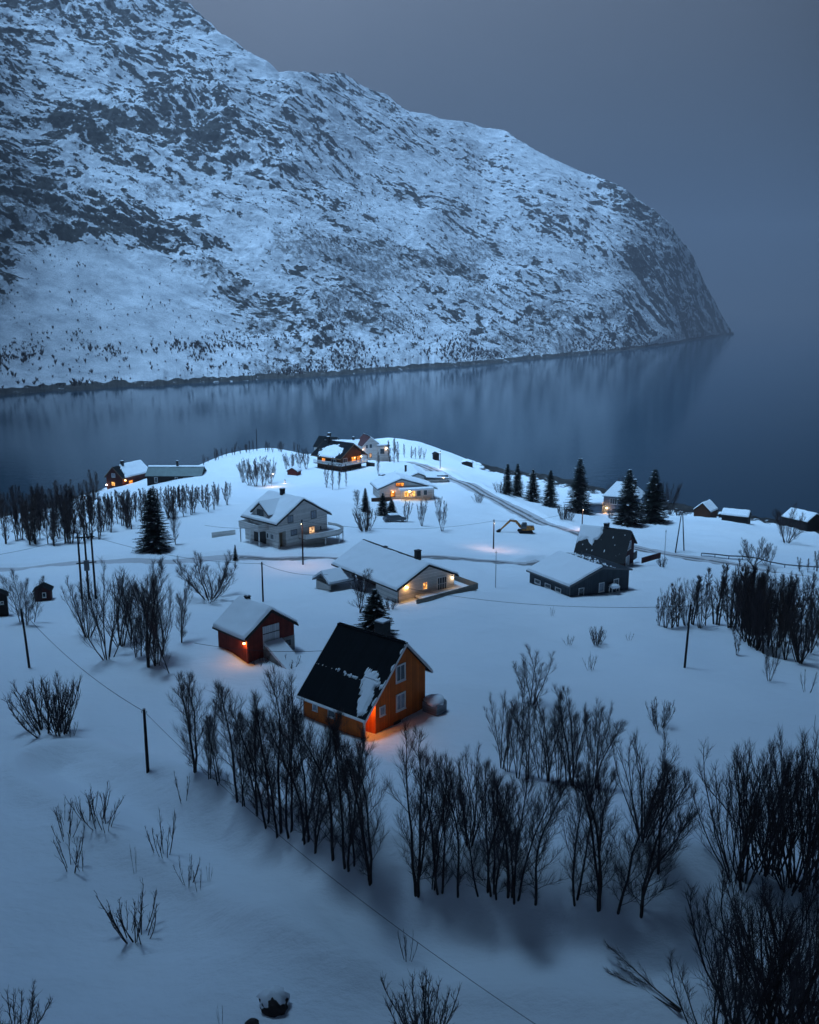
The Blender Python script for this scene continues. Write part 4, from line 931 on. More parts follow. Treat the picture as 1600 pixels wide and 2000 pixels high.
h.window('l', 1.0, 2.0, 1.2, 2.2, frame=WTRIM, v=1); h.window('l', 2.4, 3.1, 1.2, 2.2, frame=WTRIM, v=0)
h.chimney(5.5, 5.3, 6.9, 8.75, .75, .6)
# dormer over the long side
dm = MB().prismx([(2.6, 4.6), (7.0, 4.6), (7.0, 5.35), (4.8, 6.95), (2.6, 5.35)], .15, 4.6).build('dormer', WHITEW, h.root)
MB().prismx([(2.2, 5.2), (4.8, 7.15), (4.8, 7.0), (2.35, 5.1)], -.15, 4.9).prismx([(7.4, 5.2), (7.25, 5.1), (4.8, 7.0), (4.8, 7.15)], -.15, 4.9).build('dormer_roof', DTRIM, dm)
MB().prismx([(2.25, 5.28), (4.8, 7.18), (4.8, 7.45), (2.2, 5.45)], -.1, 4.8).prismx([(7.35, 5.28), (7.4, 5.45), (4.8, 7.45), (4.8, 7.18)], -.1, 4.8).build('snow_cover', SNOW, dm)
h.window('l', 3.9, 5.7, 4.75, 6.0, frame=GTRIM, v=3, val=.15)
b = h.box('balcony', WHITEW, -2.2, 0, 2.4, 7.9, 2.7, 2.9)
h.box('railing', WHITEW, -2.25, -2.15, 2.35, 7.95, 2.9, 3.9, parent=b); h.box('railing', WHITEW, -2.149, 0, 2.35, 2.45, 2.9, 3.9, parent=b); h.box('railing', WHITEW, -2.149, 0, 7.85, 7.95, 2.9, 3.9, parent=b)
h.box('snow_cover', SNOW, -2.14, -.01, 2.46, 7.84, 2.905, 3.25, parent=b)
for yy in (2.5, 5.1, 7.8): h.box('post', WTRIM, -2.1, -1.95, yy - .08, yy + .08, -1, 2.7)
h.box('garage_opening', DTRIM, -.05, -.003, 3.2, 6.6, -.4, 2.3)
# curved terrace round the right corner
pts = [(4.6, -1.9), (8.5, -2.7), (11.5, -2.9), (13.6, -1.6), (14.3, .8), (14.0, 3.0)]
tr = MB(); poly = pts + [(11.22, 3.0), (11.22, -.03), (4.6, -.03)]; n = len(poly)
tr.v = [(x, y, .75) for x, y in poly] + [(x, y, .95) for x, y in poly]; tr.f = [tuple(reversed(range(n))), tuple(range(n, 2 * n))] + [(i, (i + 1) % n, n + (i + 1) % n, n + i) for i in range(n)]
tb = tr.build('terrace', DECKW, h.root)
rl = MB(); P_ = [(4.6, -.05)] + pts
for a, c in zip(P_[:-1], P_[1:]): rl.bar((*a, 1.35), (*c, 1.35), .06, .85)
rl.build('railing', WHITEW, tb)
sv = MB(); poly2 = [(4.75, -.1), (4.75, -1.8), (8.5, -2.55), (11.4, -2.75), (13.4, -1.5), (14.1, .8), (13.85, 2.9), (11.24, 2.9), (11.24, -.1)]; n = len(poly2)
sv.v = [(x, y, .96) for x, y in poly2] + [(x, y, 1.35) for x, y in poly2]; sv.f = [tuple(range(n, 2 * n)), tuple(reversed(range(n)))] + [((i + 1) % n, i, n + i, n + (i + 1) % n) for i in range(n)]
for f in range(len(sv.f)): sv.f[f] = tuple(sv.f[f])
sv.build('snow_cover', SNOW, tb)
for x, y in pts[1:]: h.box('post', WTRIM, x - .07, x + .07, y + .05, y + .19, -2, .75)
x, y, z = at(437, 1047)
MB().box(-2.2, 2.2, -.1, .1, -.8, .9).build('snow_fence', WHITEW, None, (x, y, z), R(30)); tag(bpy.data.objects['snow_fence'], 'low pale board fence half buried left of the white gabled house', 'fence')

# white bungalow with carport
h = House('white_bungalow', 'long low white bungalow with snowy roof, open carport and lit gable lamp', 'house', 778, 1178, 24, 36, 9.2, 15.2, [(-.5, 1.85), (4.7, 4.4), (9.7, 2.2)], CREAMW)
mb = MB(); pr = h.prof
mb.prism([(0, -2.5), (9.2, -2.5), (9.2, pz(pr, 9.2) - .16), (4.7, 4.24), (0, pz(pr, 0) - .16)], 0, 5.1)
mb.prism([(3.4, -2.5), (9.2, -2.5), (9.2, pz(pr, 9.2) - .16), (4.7, 4.24), (3.4, pz(pr, 3.4) - .16)], 5.1, 15.2)
mb.build('wall', CREAMW, h.root)
h.roof(GTRIM, verge=.4, trim=DTRIM, trim_w=.18); h.snow(th=.30, seed=14); h.box('ridge_cap', DTRIM, 4.6, 4.8, 1.5, 15.3, 4.42, 4.78)
h.box('carport_back_wall', mat('brown_boards', (.13, .07, .05), .8, boards=('Y', .2)), 3.33, 3.397, 5.2, 15.1, -1.4, 3.2)
for yy in (8.2, 11.4, 15.0): h.box('post', WTRIM, .02, .16, yy - .07, yy + .07, -2, 1.75)
w_o = MB().box(-3.3, 0, 14.9, 15.2, -2.5, .2).box(-3.3, -3.1, 11.6, 14.9, -2.5, .1).build('garage_wing_wall', CREAMW, h.root)
mb = MB(); mb.prismx([(11.2, .25), (13.2, 1.35), (15.6, .05), (15.6, .20), (13.2, 1.52), (11.2, .42)], -3.7, .6); wr = mb.build('garage_wing_roof', GTRIM, h.root)
mb = MB(); mb.prismx([(11.15, .43), (13.2, 1.53), (15.65, .22), (15.6, .50), (13.2, 1.95), (11.2, .75)], -3.65, .8); mb.build('snow_cover', SNOW, wr)
h.window('g', 3.92, 4.72, 1.05, 2.15, v=1, pane=LITW); h.window('g', 6.3, 7.95, .45, 2.35, v=3, h=1, pane=GLASS, t=.1)
h.lamp(1.27, -.14, 1.9, 26, (1, .52, .14), .15); h.lamp(8.9, -.12, 1.95, 12, (1, .7, .4), .05, BULBW)
h.chimney(4.9, 2.4, 4.2, 5.75, .7, .6, cap=False); h.chimney(4.8, 9.9, 4.3, 4.75, .45, .45, cap=False)
h.corner(0, 0, 1.8, GTRIM, w=.07)
# terrace in front and to the right
tb = MB().box(2.6, 11.2, -2.6, -.03, .1, .3).box(9.23, 11.2, -.03, 5, .1, .3).build('terrace', DECKW, h.root)
rl = MB().bar((1.0, -2.6, .5), (11.2, -2.6, .95), .07, .8).bar((11.2, -2.6, .95), (11.2, 5, .95), .07, .8); rl.build('railing', DECKW, tb)
MB().box(2.7, 11.1, -2.5, -.04, .302, .62).box(9.24, 11.1, -.04, 4.9, .302, .62).build('snow_cover', SNOW, tb)
h.box('painted_terrace_shadow', DTRIM, 8.6, 11.0, -2.45, -2.38, -1.2, .1)  # dark sheet painting the shade beneath the terrace

# slate-grey building
h = House('slate_building', 'low slate-grey building with white window frames and half-bare roof', 'building', 1113, 1166, 22, 30, 10.8, 9.2, [(-.4, 1.6), (5.5, 3.5), (11.1, 2.55)], GREYW)
h.walls(); h.roof(mat('black_roofing_2', (.012, .020, .028), .7, spec=.3, var=.3), verge=.35, trim=GTRIM, trim_w=.2)
def gm(k, X, Y, U, j): return np.ones(X.shape) if k == 0 else (.75 * perlin(X / .35, Y / .35, 3) - .25 - .25 * np.abs(X - 8.0) + .3 * j)
h.snow(th=.34, seed=4, mask=gm, cell=.11)
for a in ((6.55, 7.95), (4.2, 5.55), (1.9, 3.2)): h.window('l', *a, .02, .68, v=0, t=.1)
h.window('g', 1.5, 2.5, -.5, 1.02, v=0, t=.1); h.window('g', 5.15, 6.2, -.12, 1.25, v=0, t=.12, pane=CURT); h.window('g', 7.9, 8.9, .22, 1.42, v=0, t=.12)
h.corner(0, 0, 1.55, GTRIM, w=.06)
s_ = h.root.matrix_basis @ __import__('mathutils').Vector((7.3, -.9, .1))
t = empty('snowy_garden_table', 'snow-heaped garden table by the wall of the slate-grey building', 'table', tuple(s_), R(30))
MB().box(-.75, .75, -.4, .4, .55, .6).build('table_top', WTRIM, t)
for x, y in ((-.65, -.3), (.65, -.3), (.65, .3), (-.65, .3)): MB().box(x - .03, x + .03, y - .03, y + .03, -.6, .55).build('leg', WTRIM, t)
MB().ball((0, 0, .62), .72, 7, .5, 4).build('snow_cap', SNOW, t, smooth=True)

# dark red house behind it
h = House('dark_red_house', 'dark red house with chimney and half-snowed roof behind the slate building', 'house', 1216, 1109, 19, 60, 6.0, 8.2, [(-.4, .9), (3.1, 5.6), (6.5, 2.9)], MAROON)
h.walls(); h.roof(mat('black_roofing_3', (.013, .015, .018), .75, var=.3), verge=.35, trim=DTRIM, trim_w=.2)
def dm_(k, X, Y, U, j):
    if k == 1: return np.ones(X.shape)
    a = (Y - 4.9 + 1.8 * (.5 - U) * 0 + 2.4 * (U - .75) ) * .8 + .35 * j; hole = np.hypot((Y - 7.2) / 1.7, (X - .3) / 1.25) - 1 + .15 * j
    fl = .7 * perlin(X / .4, Y / .3, 6) - .48
    return np.maximum(np.minimum(a, hole), fl)
h.snow(th=.22, seed=6, mask=dm_, cell=.10)
h.window('g', 2.0, 4.1, 2.45, 3.85, v=1, t=.12, pane=CURT); h.window('g', 1.6, 3.4, -.2, 1.45, v=1, t=.14, pane=CURT)
h.chimney(3.6, 4.2, 4.9, 6.3, .9, .7)
h.box('plinth', CONC, -.02, 6.02, -.02, 8.22, -2.4, -.4)
mb = MB().bar((6.8, -1.2, -.2), (12.0, -3.0, -.2), .08, 1.0); wl = mb.build('terrace_wall', MAROON, h.root)
MB().box(6.02, 10.8, .8, 1.0, -.9, .35).build('terrace_wall', DTRIM, h.root)
h.box('side_porch', mat('pale_boards', (.35, .33, .32), .8), 6.03, 7.3, 2.0, 3.6, -1.2, 1.6)

# yellow-lit house with covered terrace
def lowhouse(*a, **k): return House(*a, **k)
h = House('yellow_lit_house', 'low snow-roofed house with glowing yellow terrace and orange gable window', 'house', 742, 974, 16.0, 14, 13.5, 8, [(-.6, 2.3), (5.2, 4.6), (14.2, 1.9)], CREAMW)
h.walls(); h.roof(GTRIM, verge=.5, trim=GTRIM); h.snow(th=.4, seed=21)
h.window('g', 3.9, 6.0, 2.75, 3.7, pane=LITO, frame=GTRIM, v=1)
for a in ((6.0, 7.4), (7.6, 8.8), (9.1, 10.2)): h.window('g', *a, .1, 1.9, pane=LITW if a[0] < 8 else GLASS, frame=WTRIM, v=0)
h.window('g', 2.6, 3.8, .3, 1.6, pane=LITO, frame=BROWNW, v=1); h.window('g', 10.8, 11.8, .3, 1.9, pane=GLASS, frame=WTRIM, v=0)
c_ = MB().box(4.6, 12.6, -2.6, -.02, 2.05, 2.2).build('terrace_canopy', WTRIM, h.root)
MB().box(4.5, 12.7, -2.7, -.02, 2.202, 2.55).build('snow_cover', SNOW, c_)
for x in (4.7, 7.3, 9.9, 12.4): h.box('post', WTRIM, x - .06, x + .06, -2.55, -2.43, -1.2, 2.05)
h.lamp(6.9, -1.6, 1.75, 170, (1, .62, .10), .2); h.lamp(3.2, -.2, 1.5, 25, (1, .35, .1), .08)
h.box('hedge_wall', BROWNW, -2.5, 2.4, -2.2, -2.05, -1, .7)
# pale house behind it with flat roofs
h = House('pale_snowed_house', 'pale low house buried in snow behind the yellow-lit house', 'house', 806, 949, 15.2, 8, 11, 12, [(-.7, 2.3), (3.2, 3.4), (11.6, 1.9)], CREAMW)
h.prof = [(-3.2, 1.5), (1.4, 3.3), (7.0, 1.2)]; h.W = 6.0
mb = MB().prism([(-2.9, -2.5), (3.0, -2.5), (3.0, 2.5), (1.4, 3.12), (-2.9, 1.45)], 0, 11).box(3.01, 9.5, .8, 9, -2.5, 1.35); mb.build('wall', CREAMW, h.root)
h.roof(GTRIM, verge=.6, trim=GTRIM, prof=[(-3.4, 1.42), (1.4, 3.3), (3.4, 2.5)]); h.snow(th=.4, seed=23)
h.rprof = [(2.6, 2.0), (9.9, 1.55)]; h.ra, h.rb = .4, 9.4
MB().prism([(2.6, 1.84), (9.9, 1.39), (9.9, 1.55), (2.6, 2.0)], .4, 9.4).build('side_roof', GTRIM, h.root); h.snow(th=.4, seed=24)
h.box('doorway', DTRIM, 1.9, 3.2, -.05, -.003, -1, 1.5)
h.lamp(8.2, .6, 1.9, 22, (1, .75, .5), .08, BULBW); h.chimney(-1.0, 6, 2.0, 4.4, .5, .5)
h.box('terrace_screen', mat('dark_screen', (.06, .06, .07), .8), 6.6, 9.6, 1.2, 1.3, 1.6, 2.4)
for i, (px, py, s) in enumerate(((746, 929, 1.0), (743, 940, 1.1))):
    x, y, z = at(px, py); o = MB().box(-s * .9, s * .9, -.5, .5, -.2, .35).build('cold_frame', DTRIM, None, (x, y, z), R(-25)); tag(o, ('upper' if i == 0 else 'lower') + ' of two dark low garden frames in the snow left of the pale house', 'garden frame')
    MB().ball((0, 0, .35), s * .7, 6, .35, i).build('snow_cap', SNOW, o, smooth=True)

# brown chalet
h = House('brown_chalet', 'brown timber chalet with deep eaves, white railings and glowing veranda', 'chalet', 664, 922, 12.4, 50, 9.5, 9.5, [(-1.2, 4.2), (4.7, 8.1), (10.7, 4.2)], BROWNW)
h.walls(); h.roof(ROOFB, verge=1.6, trim=mat('tan_trim', (.22, .13, .07), .7), trim_w=.25)
def cm(k, X, Y, U, j): return (1.2 - np.hypot((Y - 4.6) / 3.4, (X - .9) / 2.3) + .3 * j) if k == 0 else np.ones(X.shape)
h.snow(th=.3, mask=cm, seed=31, cell=.2)
h.chimney(4.0, 8.6, 7.4, 9.4, .8, .8)
b = MB().box(-1.6, 10.2, -2.2, -.02, 1.9, 2.05).box(-1.6, -.02, -.02, 9.5, 1.9, 2.05).build('veranda', BROWNW, h.root)
rl = MB()
for x in np.arange(-1.5, 10.2, .45): rl.box(x, x + .22, -2.24, -2.2, 2.1, 3.0)
for y in np.arange(-2.0, 9.4, .45): rl.box(-1.64, -1.6, y, y + .22, 2.1, 3.0)
rl.build('railing', WTRIM, b); MB().box(-1.65, 10.25, -2.26, -2.18, 3.0, 3.1).box(-1.66, -1.58, -2.26, 9.5, 3.0, 3.1).build('handrail', WTRIM, b)
MB().box(-1.5, 10.1, -2.1, -.05, 2.052, 2.25).build('snow_cover', SNOW, b)
for x in (-1.4, 2.4, 6.2, 10.0): h.box('post', BROWNW, x - .08, x + .08, -2.1, -1.94, -1.5, 4.4)
h.window('g', 5.0, 7.2, 2.3, 4.0, pane=LITO, frame=BROWNW, v=2); h.window('g', 7.6, 9.0, 2.3, 4.0, pane=LITO, frame=BROWNW, v=1); h.window('g', 1.4, 3.2, 2.4, 3.9, pane=GLASS, frame=WTRIM, v=1)
h.window('l', 1.5, 3.5, 2.4, 3.6, pane=GLASS, frame=WTRIM, v=1); h.window('l', 6, 7.6, 2.4, 3.6, pane=LITO, frame=BROWNW, v=1)
h.lamp(8.1, -1.2, 3.9, 110, (1, .45, .12), .13); h.lamp(5.2, -1.2, 3.8, 40, (1, .4, .1), .09)
h.box('stair_side', DTRIM, 10.3, 10.5, -4.6, -1.2, -1.4, 1.9)

# white house on the hilltop
h = House('hilltop_white_house', 'white gabled house with two lamps on the hilltop above the brown chalet', 'house', 709, 895.5, 11.8, 18, 6.2, 8.5, [(-.4, 3.9), (2.6, 6.9), (5.6, 4.6)], WHITEW)
h.walls(); h.roof(ROOFR, verge=.3, trim=WTRIM); h.snow(th=.3, seed=35, segs=[1])
h.window('g', .9, 1.8, 3.2, 4.5, v=0, frame=WTRIM); h.window('g', 2.2, 3.2, 3.3, 4.7, v=0, frame=WTRIM); h.window('g', 2.2, 3.0, .2, 1.6, v=0, frame=BROWNW, pane=LITP)
MB().box(5.0, 8.6, -1.2, 6, -2, 3.9).build('side_wing', WHITEW, h.root); MB().box(4.7, 8.9, -1.6, 6.3, 3.91, 4.06).build('wing_roof', GTRIM, h.root); MB().box(4.8, 8.8, -1.5, 6.2, 4.065, 4.5).build('wing_snow', SNOW, h.root)
h.window('g', 5.5, 7.1, 1.3, 3.2, v=0, frame=WTRIM, val=-1.2)
h.lamp(-.1, -.12, 2.9, 40, (1, .6, .3), .11, BULBW); h.lamp(7.7, -1.35, 3.2, 40, (1, .6, .3), .11, BULBW)
# long snowy outbuilding and red-roofed house beside it
h = House('long_snowy_house', 'long house with a wide snowy roof left of the hilltop house', 'house', 676, 893, 11.6, 98, 7, 10, [(-.4, 2.6), (3.4, 5.2), (7.3, 2.6)], WHITEW, loc=None)
h.root.location.x += 5.8
h.walls(); h.roof(ROOFR, verge=.3, trim=DTRIM); h.snow(th=.35, seed=36); h.chimney(3.4, 3.0, 4.6, 6.3, .7, .7)
h = House('dark_roofed_house', 'small house with black roof and pale gable behind the brown chalet', 'house', 648, 896, 10.8, 60, 6.5, 7, [(-.4, 3.6), (3.2, 6.9), (6.9, 3.6)], CREAMW)
h.walls(); h.roof(ROOFB, verge=.3, trim=DTRIM); h.chimney(3.4, 3.2, 6.2, 8.0, .9, .9)

# small structures
def hut(name, label, cat, px, py, pyt, wpx, a, wall, roofm=ROOFB, snow=.2, ratio=.8, slope=.55, win=None, group=None, seed=1, z=None):
    x, y, z0 = at(px, py); f = proj(x, y, z0)[2]; W = wpx / F * f * .82; L = W * ratio
    _, hh = height_for(px, py, pyt); hh = max(hh, 1.5); ev = max(hh - W / 2 * slope, .8)
    hs = House(name, label, cat, 0, 0, z0, a, W, L, [(-.2, ev - .15), (W / 2, hh), (W + .2, ev - .15)], wall, group, loc=(x - W / 2 * math.cos(R(a)), y - W / 2 * math.sin(R(a))))
    hs.walls(eave=.1); hs.roof(roofm, verge=.2, th=.1, trim=DTRIM, trim_w=.12)
    if snow: hs.snow(th=snow, seed=seed, cell=.2)
    if win: hs.window('g', *win, v=0, t=.08)
    return hs
h_ = hut('garden_hut', 'small dark red hut with a pale window left of the bare trees', 'hut', 84, 1174, 1144, 36, 12, MAROON, snow=0, win=(1.0, 1.5, .5, 1.2), seed=2)
h_ = hut('garden_hut', 'tall dark hut cut by the left edge of the photo', 'hut', 3, 1204, 1155, 30, 20, DARKW, snow=0, win=(.8, 1.2, 1.6, 2.0), seed=3)
h_ = hut('garden_shed', 'tiny reddish shed with snowy roof above the white gabled house', 'shed', 571, 928, 914, 26, -20, REDW, snow=.35, seed=4)
h_ = hut('boathouse', 'small brown boathouse with steep snowy roof on the shore', 'boathouse', 1371, 1009, 983, 40, -38, BROWNW, snow=.3, slope=.9, ratio=1.1, seed=5)
h_ = hut('boathouse', 'wide snowy-roofed shed on the shore right of the brown boathouse', 'boathouse', 1463, 1024, 999, 32, 60, DARKW, snow=.35, slope=.6, ratio=1.9, seed=6)
h_ = hut('boathouse', 'dark boathouse at the right edge by the water', 'boathouse', 1592, 1036, 1004, 60, 30, DARKW, snow=.35, slope=.5, ratio=1.2, seed=7)
h_ = hut('shore_shed', 'dark little shed on the shore at the end of the road', 'shed', 853, 899, 883, 13, 20, DARKW, snow=0, seed=8)
h_ = hut('shore_shed', 'low snow-roofed shed on the dark shore beyond the road', 'shed', 912, 910, 902, 24, -10, DARKW, snow=.5, seed=9, slope=.2)
h_ = hut('shore_shed', 'flat snow-roofed shed between the two boathouses', 'shed', 1420, 1013, 1004, 38, -20, DARKW, snow=.3, seed=10, slope=.15, ratio=.5)
# blue-grey house behind the spruces
h = House('blue_grey_house', 'blue-grey two-storey house with snowy hipped roof behind the big spruces', 'house', 1178, 1003, 9.5, -22, 9.0, 7.0, [(-.3, 4.6), (4.5, 7.2), (9.3, 4.6)], BLUEW)
h.walls(eave=2.4) if False else MB().box(0, 9, 0, 7, -2.5, 4.5).build('wall', BLUEW, h.root)
hp = MB(); hp.v = [(-.4,-.4,4.5),(9.4,-.4,4.5),(9.4,7.4,4.5),(-.4,7.4,4.5),(2.6,3.5,7.6),(6.4,3.5,7.6)]; hp.f = [(0,1,5,4),(1,2,5),(2,3,4,5),(3,0,4),(0,3,2,1)]
r_o = hp.build('roof', GTRIM, h.root)
hp = MB(); hp.v = [(-.3,-.3,4.72),(9.3,-.3,4.72),(9.3,7.3,4.72),(-.3,7.3,4.72),(2.5,3.5,7.95),(6.5,3.5,7.95),(-.3,-.3,4.57),(9.3,-.3,4.57),(9.3,7.3,4.57),(-.3,7.3,4.57)]; hp.f = [(0,1,5,4),(1,2,5),(2,3,4,5),(3,0,4),(6,7,1,0),(7,8,2,1),(8,9,3,2),(9,6,0,3)]
hp.build('snow_cover', SNOW, r_o); h.chimney(7.2, 3.5, 6.4, 8.6, .6, .6)
h.window('g', 1.6, 3.4, 2.6, 4.1, v=2); h.window('g', 6.4, 7.8, 2.6, 4.1, v=1); h.window('g', 5.0, 6.2, .3, 1.6, v=1)
MB().box(-5.5, -.02, -1.2, 4.8, -2, 2.2).build('annex_wall', BLUEW, h.root); ar = MB().prism([(-5.9, 2.2), (-.03, 2.5), (-.03, 2.65), (-5.9, 2.35)], -1.6, 5.1).build('annex_roof', GTRIM, h.root)
MB().prism([(-5.8, 2.36), (-.03, 2.66), (-.03, 3.1), (-5.8, 2.75)], -1.5, 5.0).build('snow_cover', SNOW, ar)
h.lamp(.9, -.3, 1.6, 130, (1, .42, .14), .16, BULB)
# far-left houses by the water
h = House('waterside_red_house', 'dark red gabled house with lit windows by the water at the far left', 'house', 209, 951, 5.0, 10, 6.2, 13, [(-.5, 3.2), (2.9, 6.6), (6.7, 3.2)], MAROON)
h.root.rotation_euler[2] = R(-24)
h.walls(); h.roof(ROOFB, verge=.4, trim=mat('tan_trim', (.22, .13, .07), .7)); h.snow(th=.4, seed=41, segs=[1], mask=lambda k, X, Y, U, j: (Y - 2.2 + 1.6 * (U - .5)) + .5 * j); h.chimney(3.4, 3.8, 5.9, 7.9, .8, .8)
h.window('g', 1.9, 3.4, .5, 1.9, pane=LITW, frame=BROWNW); h.window('g', 2.2, 3.6, 3.3, 4.5, pane=CURT, frame=WTRIM, v=1)
h.lamp(.1, -.25, .7, 90, (1, .55, .3), .2, BULBW); h.lamp(6.45, 1.2, 2.4, 70, (1, .40, .08), .16, BULB, nrm=(1, 0)); h.window('r', 3, 5, .8, 2.0, pane=LITO, frame=BROWNW, val=6.2)
h = House('long_grey_green_building', 'long low building with bare grey-green roof by the water at the left', 'building', 288, 949, at(330, 949)[2] - 1.2, 0, 16.5, 8, [(-.3, 0), (1, 0), (16, 0)], MAROON, loc=at(288, 949)[:2])
MB().box(0, 16.2, 0, 7, -2.5, 2.3).build('wall', DARKW, h.root)
mb = MB().prismx([(-.6, 2.2), (3.5, 4.4), (7.6, 2.2), (7.6, 2.38), (3.5, 4.58), (-.6, 2.38)], -.4, 16.6); r_o = mb.build('roof', ROOFG, h.root)
mb = MB().prismx([(3.2, 4.45), (3.5, 4.6), (7.5, 2.42), (7.5, 2.8), (3.5, 4.95), (3.1, 4.6)], -.3, 16.5).build('snow_cover', SNOW, r_o)
for a in ((2.2, 3.2), (8.4, 9.2), (11.0, 13.2)): h.window('g', a[0], a[1], .3, 1.9, v=0)
h.chimney(8.5, 3.5, 4.3, 6.2, .6, .6)

# guard rail along the road
gp = resample(pline([(1370,1084),(1440,1094),(1520,1104),(1640,1122)]), 2.5); gz = H(gp[:, 0], gp[:, 1])
x0, y0, z0 = gp[0, 0], gp[0, 1], gz[0]; gr_ = empty('guard_rail', 'dark guard rail along the upper edge of the road at the right', 'guard rail', (x0, y0, z0))
MB().tube([(a - x0, b - y0, c - z0 + .62) for (a, b), c in zip(gp, gz)], .13, 6).build('rail', GTRIM, gr_)
for (a, b), c in zip(gp, gz): MB().box(a - x0 - .06, a - x0 + .06, b - y0 - .06, b - y0 + .06, c - z0 - .5, c - z0 + .62).build('post', GTRIM, gr_)
# ------------------------------------------------------------------ poles, masts, lamps and wires
def pole(px, pb, pt, label, r=.13, name='utility_pole', cat='utility pole', lean=0, arm=0, group='utility poles across the village', m=POLE):
    loc, h = height_for(px, pb, pt); o = empty(name, label, cat, loc, 0, group)
    MB().tube([(0, 0, -1), (lean * .5, 0, h * .5), (lean, 0, h)], [r, r * .9, r * .75], 8).build('shaft', m, o)
    MB().tube([(lean, 0, h), (lean, 0, h + .05)], [r * .95, r * .6], 8).build('pole_cap', METAL, o)
    ins = MB()
    if arm: MB().box(lean - arm, lean + arm, -.06, .06, h - .5, h - .38).build('crossarm', m, o); xs = (-arm + .1, arm - .1)
    else: xs = (-r - .05, r + .05)
    for x in xs: ins.tube([(lean + x, 0, h - .36 if arm else h - .3), (lean + x, 0, h - .16)], .035, 6)
    ins.build('insulators', METAL, o)
    return np.array([loc[0] + lean, loc[1], loc[2] + h - .2])
T = {}
T['a'] = pole(289, 1507, 1385, 'dark pole standing alone left of the front birch row', .14)
T['b'] = pole(58, 1304, 1188, 'dark pole rising through the birches at the left edge', .14, lean=-.35)
T['c'] = pole(514, 1175, 1098, 'thin pole behind the red barn', .12)
T['d'] = pole(592, 1103, 1015, 'pole in front of the white gabled house', .13)
T['e'] = pole(964, 1072, 1015, 'pole standing left of the excavator', .13)
T['f'] = pole(1337, 1304, 1180, 'pole below the right-hand tree clump, leaning a little', .13, lean=.25)
T['g'] = pole(1137, 1031, 990, 'pole above the road before the tall spruce', .13)
T['h'] = pole(557, 944, 936, 'short pole behind the roof of the white gabled house', .12)
T['i'] = pole(502, 880, 838, 'tall pole on the far crest against the water', .14)
T['j'] = pole(860, 915, 880, 'thin pole beside the far end of the road', .10, arm=0)
T['k'] = pole(984, 964, 915, 'pale pole at the left end of the spruce row', .10, m=METAL)
T['l'] = pole(1297, 1110, 1035, 'thin mast beside the round bush by the road', .06, m=METAL)
T['m'] = pole(968, 1148, 1076, 'thin mast on the snow left of the slate building', .06, m=METAL)
# double-leg pole
for (px, pb, pt, lab, dx) in ((1328, 1077, 1003, 'two-legged pole with a crossarm above the road at the right', .9),):
    loc, h = height_for(px, pb, pt); o = empty('utility_pole', lab, 'utility pole', loc, 0, 'utility poles across the village')
    for s in (-1, 1): MB().tube([(s * dx, 0, -1), (s * .12, 0, h)], [.13, .09], 8).build('leg', POLE, o)
    MB().box(-1.0, 1.0, -.06, .06, h - .3, h - .18).build('crossarm', POLE, o); T['n'] = np.array([loc[0], loc[1], loc[2] + h])
# transformer poles at the left
loc, h = height_for(174, 1170, 1042); o = empty('transformer_pole', 'group of three tall poles carrying a transformer behind the left clump', 'utility pole', loc, R(20))
for s in (-.9, 0, .9): MB().tube([(s, 0, -1), (s * .95, 0, h)], [.16, .12], 8).build('leg', POLE, o)
MB().box(-1.3, 1.3, -.08, .08, h - .6, h - .45).box(-1.3, 1.3, -.08, .08, h * .55, h * .55 + .14).build('crossarm', POLE, o)
MB().box(-.35, .35, -.55, -.1, h * .45, h * .6).build('transformer', GTRIM, o)
T['o'] = np.array([loc[0], loc[1], loc[2] + h])
def streetlamp(px, pb, pt, label, power, dx=.9, col=(1, .60, .42)):
    loc, h = height_for(px, pb, pt); o = empty('street_lamp', label, 'street lamp', loc)
    MB().tube([(0, 0, -1), (0, 0, h)], [.08, .05], 8).tube([(0, 0, h), (dx * .5, 0, h + .25), (dx, 0, h + .25)], .035, 6).build('lamp_post', METAL, o)
    hd = MB().box(dx - .1, dx + .45, -.12, .12, h + .2, h + .34).build('lamp_head', GTRIM, o)
    MB().box(dx - .05, dx + .4, -.09, .09, h + .16, h + .198).build('lamp_glass', BULBW, hd)
    ld = bpy.data.lights.new('lamp_light', 'SPOT'); ld.energy = power; ld.color = col; ld.shadow_soft_size = .2; ld.spot_size = R(140); ld.spot_blend = .9
    l = link('lamp_light', ld, hd, (dx + .2, 0, h + .1)); return o
for k_l, pw_ in (('d', 300), ('e', 260), ('g', 420), ('h', 120), ('j', 300)):
    p_ = T[k_l]; po = [q for q in bpy.data.objects if q.name.startswith('utility_pole') and abs(q.location.x - p_[0]) < .5 and abs(q.location.y - p_[1]) < .5][0]
    hd = MB().box(-.1, .1, -1.0, -.1, p_[2] - po.location.z - .25, p_[2] - po.location.z - .13).build('lamp_head', GTRIM, po)
    MB().box(-.08, .08, -.95, -.5, p_[2] - po.location.z - .28, p_[2] - po.location.z - .253).build('lamp_glass', BULBW, hd)
    ld = bpy.data.lights.new('lamp_light', 'SPOT'); ld.energy = pw_; ld.color = (1, .58, .46); ld.shadow_soft_size = .3; ld.spot_size = R(150); ld.spot_blend = 1
    link('lamp_light', ld, hd, (0, -.7, p_[2] - po.location.z - .35))
streetlamp(531, 951, 927, 'lit street lamp behind the white gabled house', 300, .2)
def wire(a, b, sag, label, r=.022, name='power_line'):
    a = np.array(a, float); b = np.array(b, float); t = np.linspace(0, 1, 25)
    P = a[None] * (1 - t[:, None]) + b[None] * t[:, None]; P[:, 2] -= sag * 4 * t * (1 - t)
    o = MB().tube(P - a, r, 5).build(name, WIRE, None, tuple(a)); tag(o, label, 'wire')
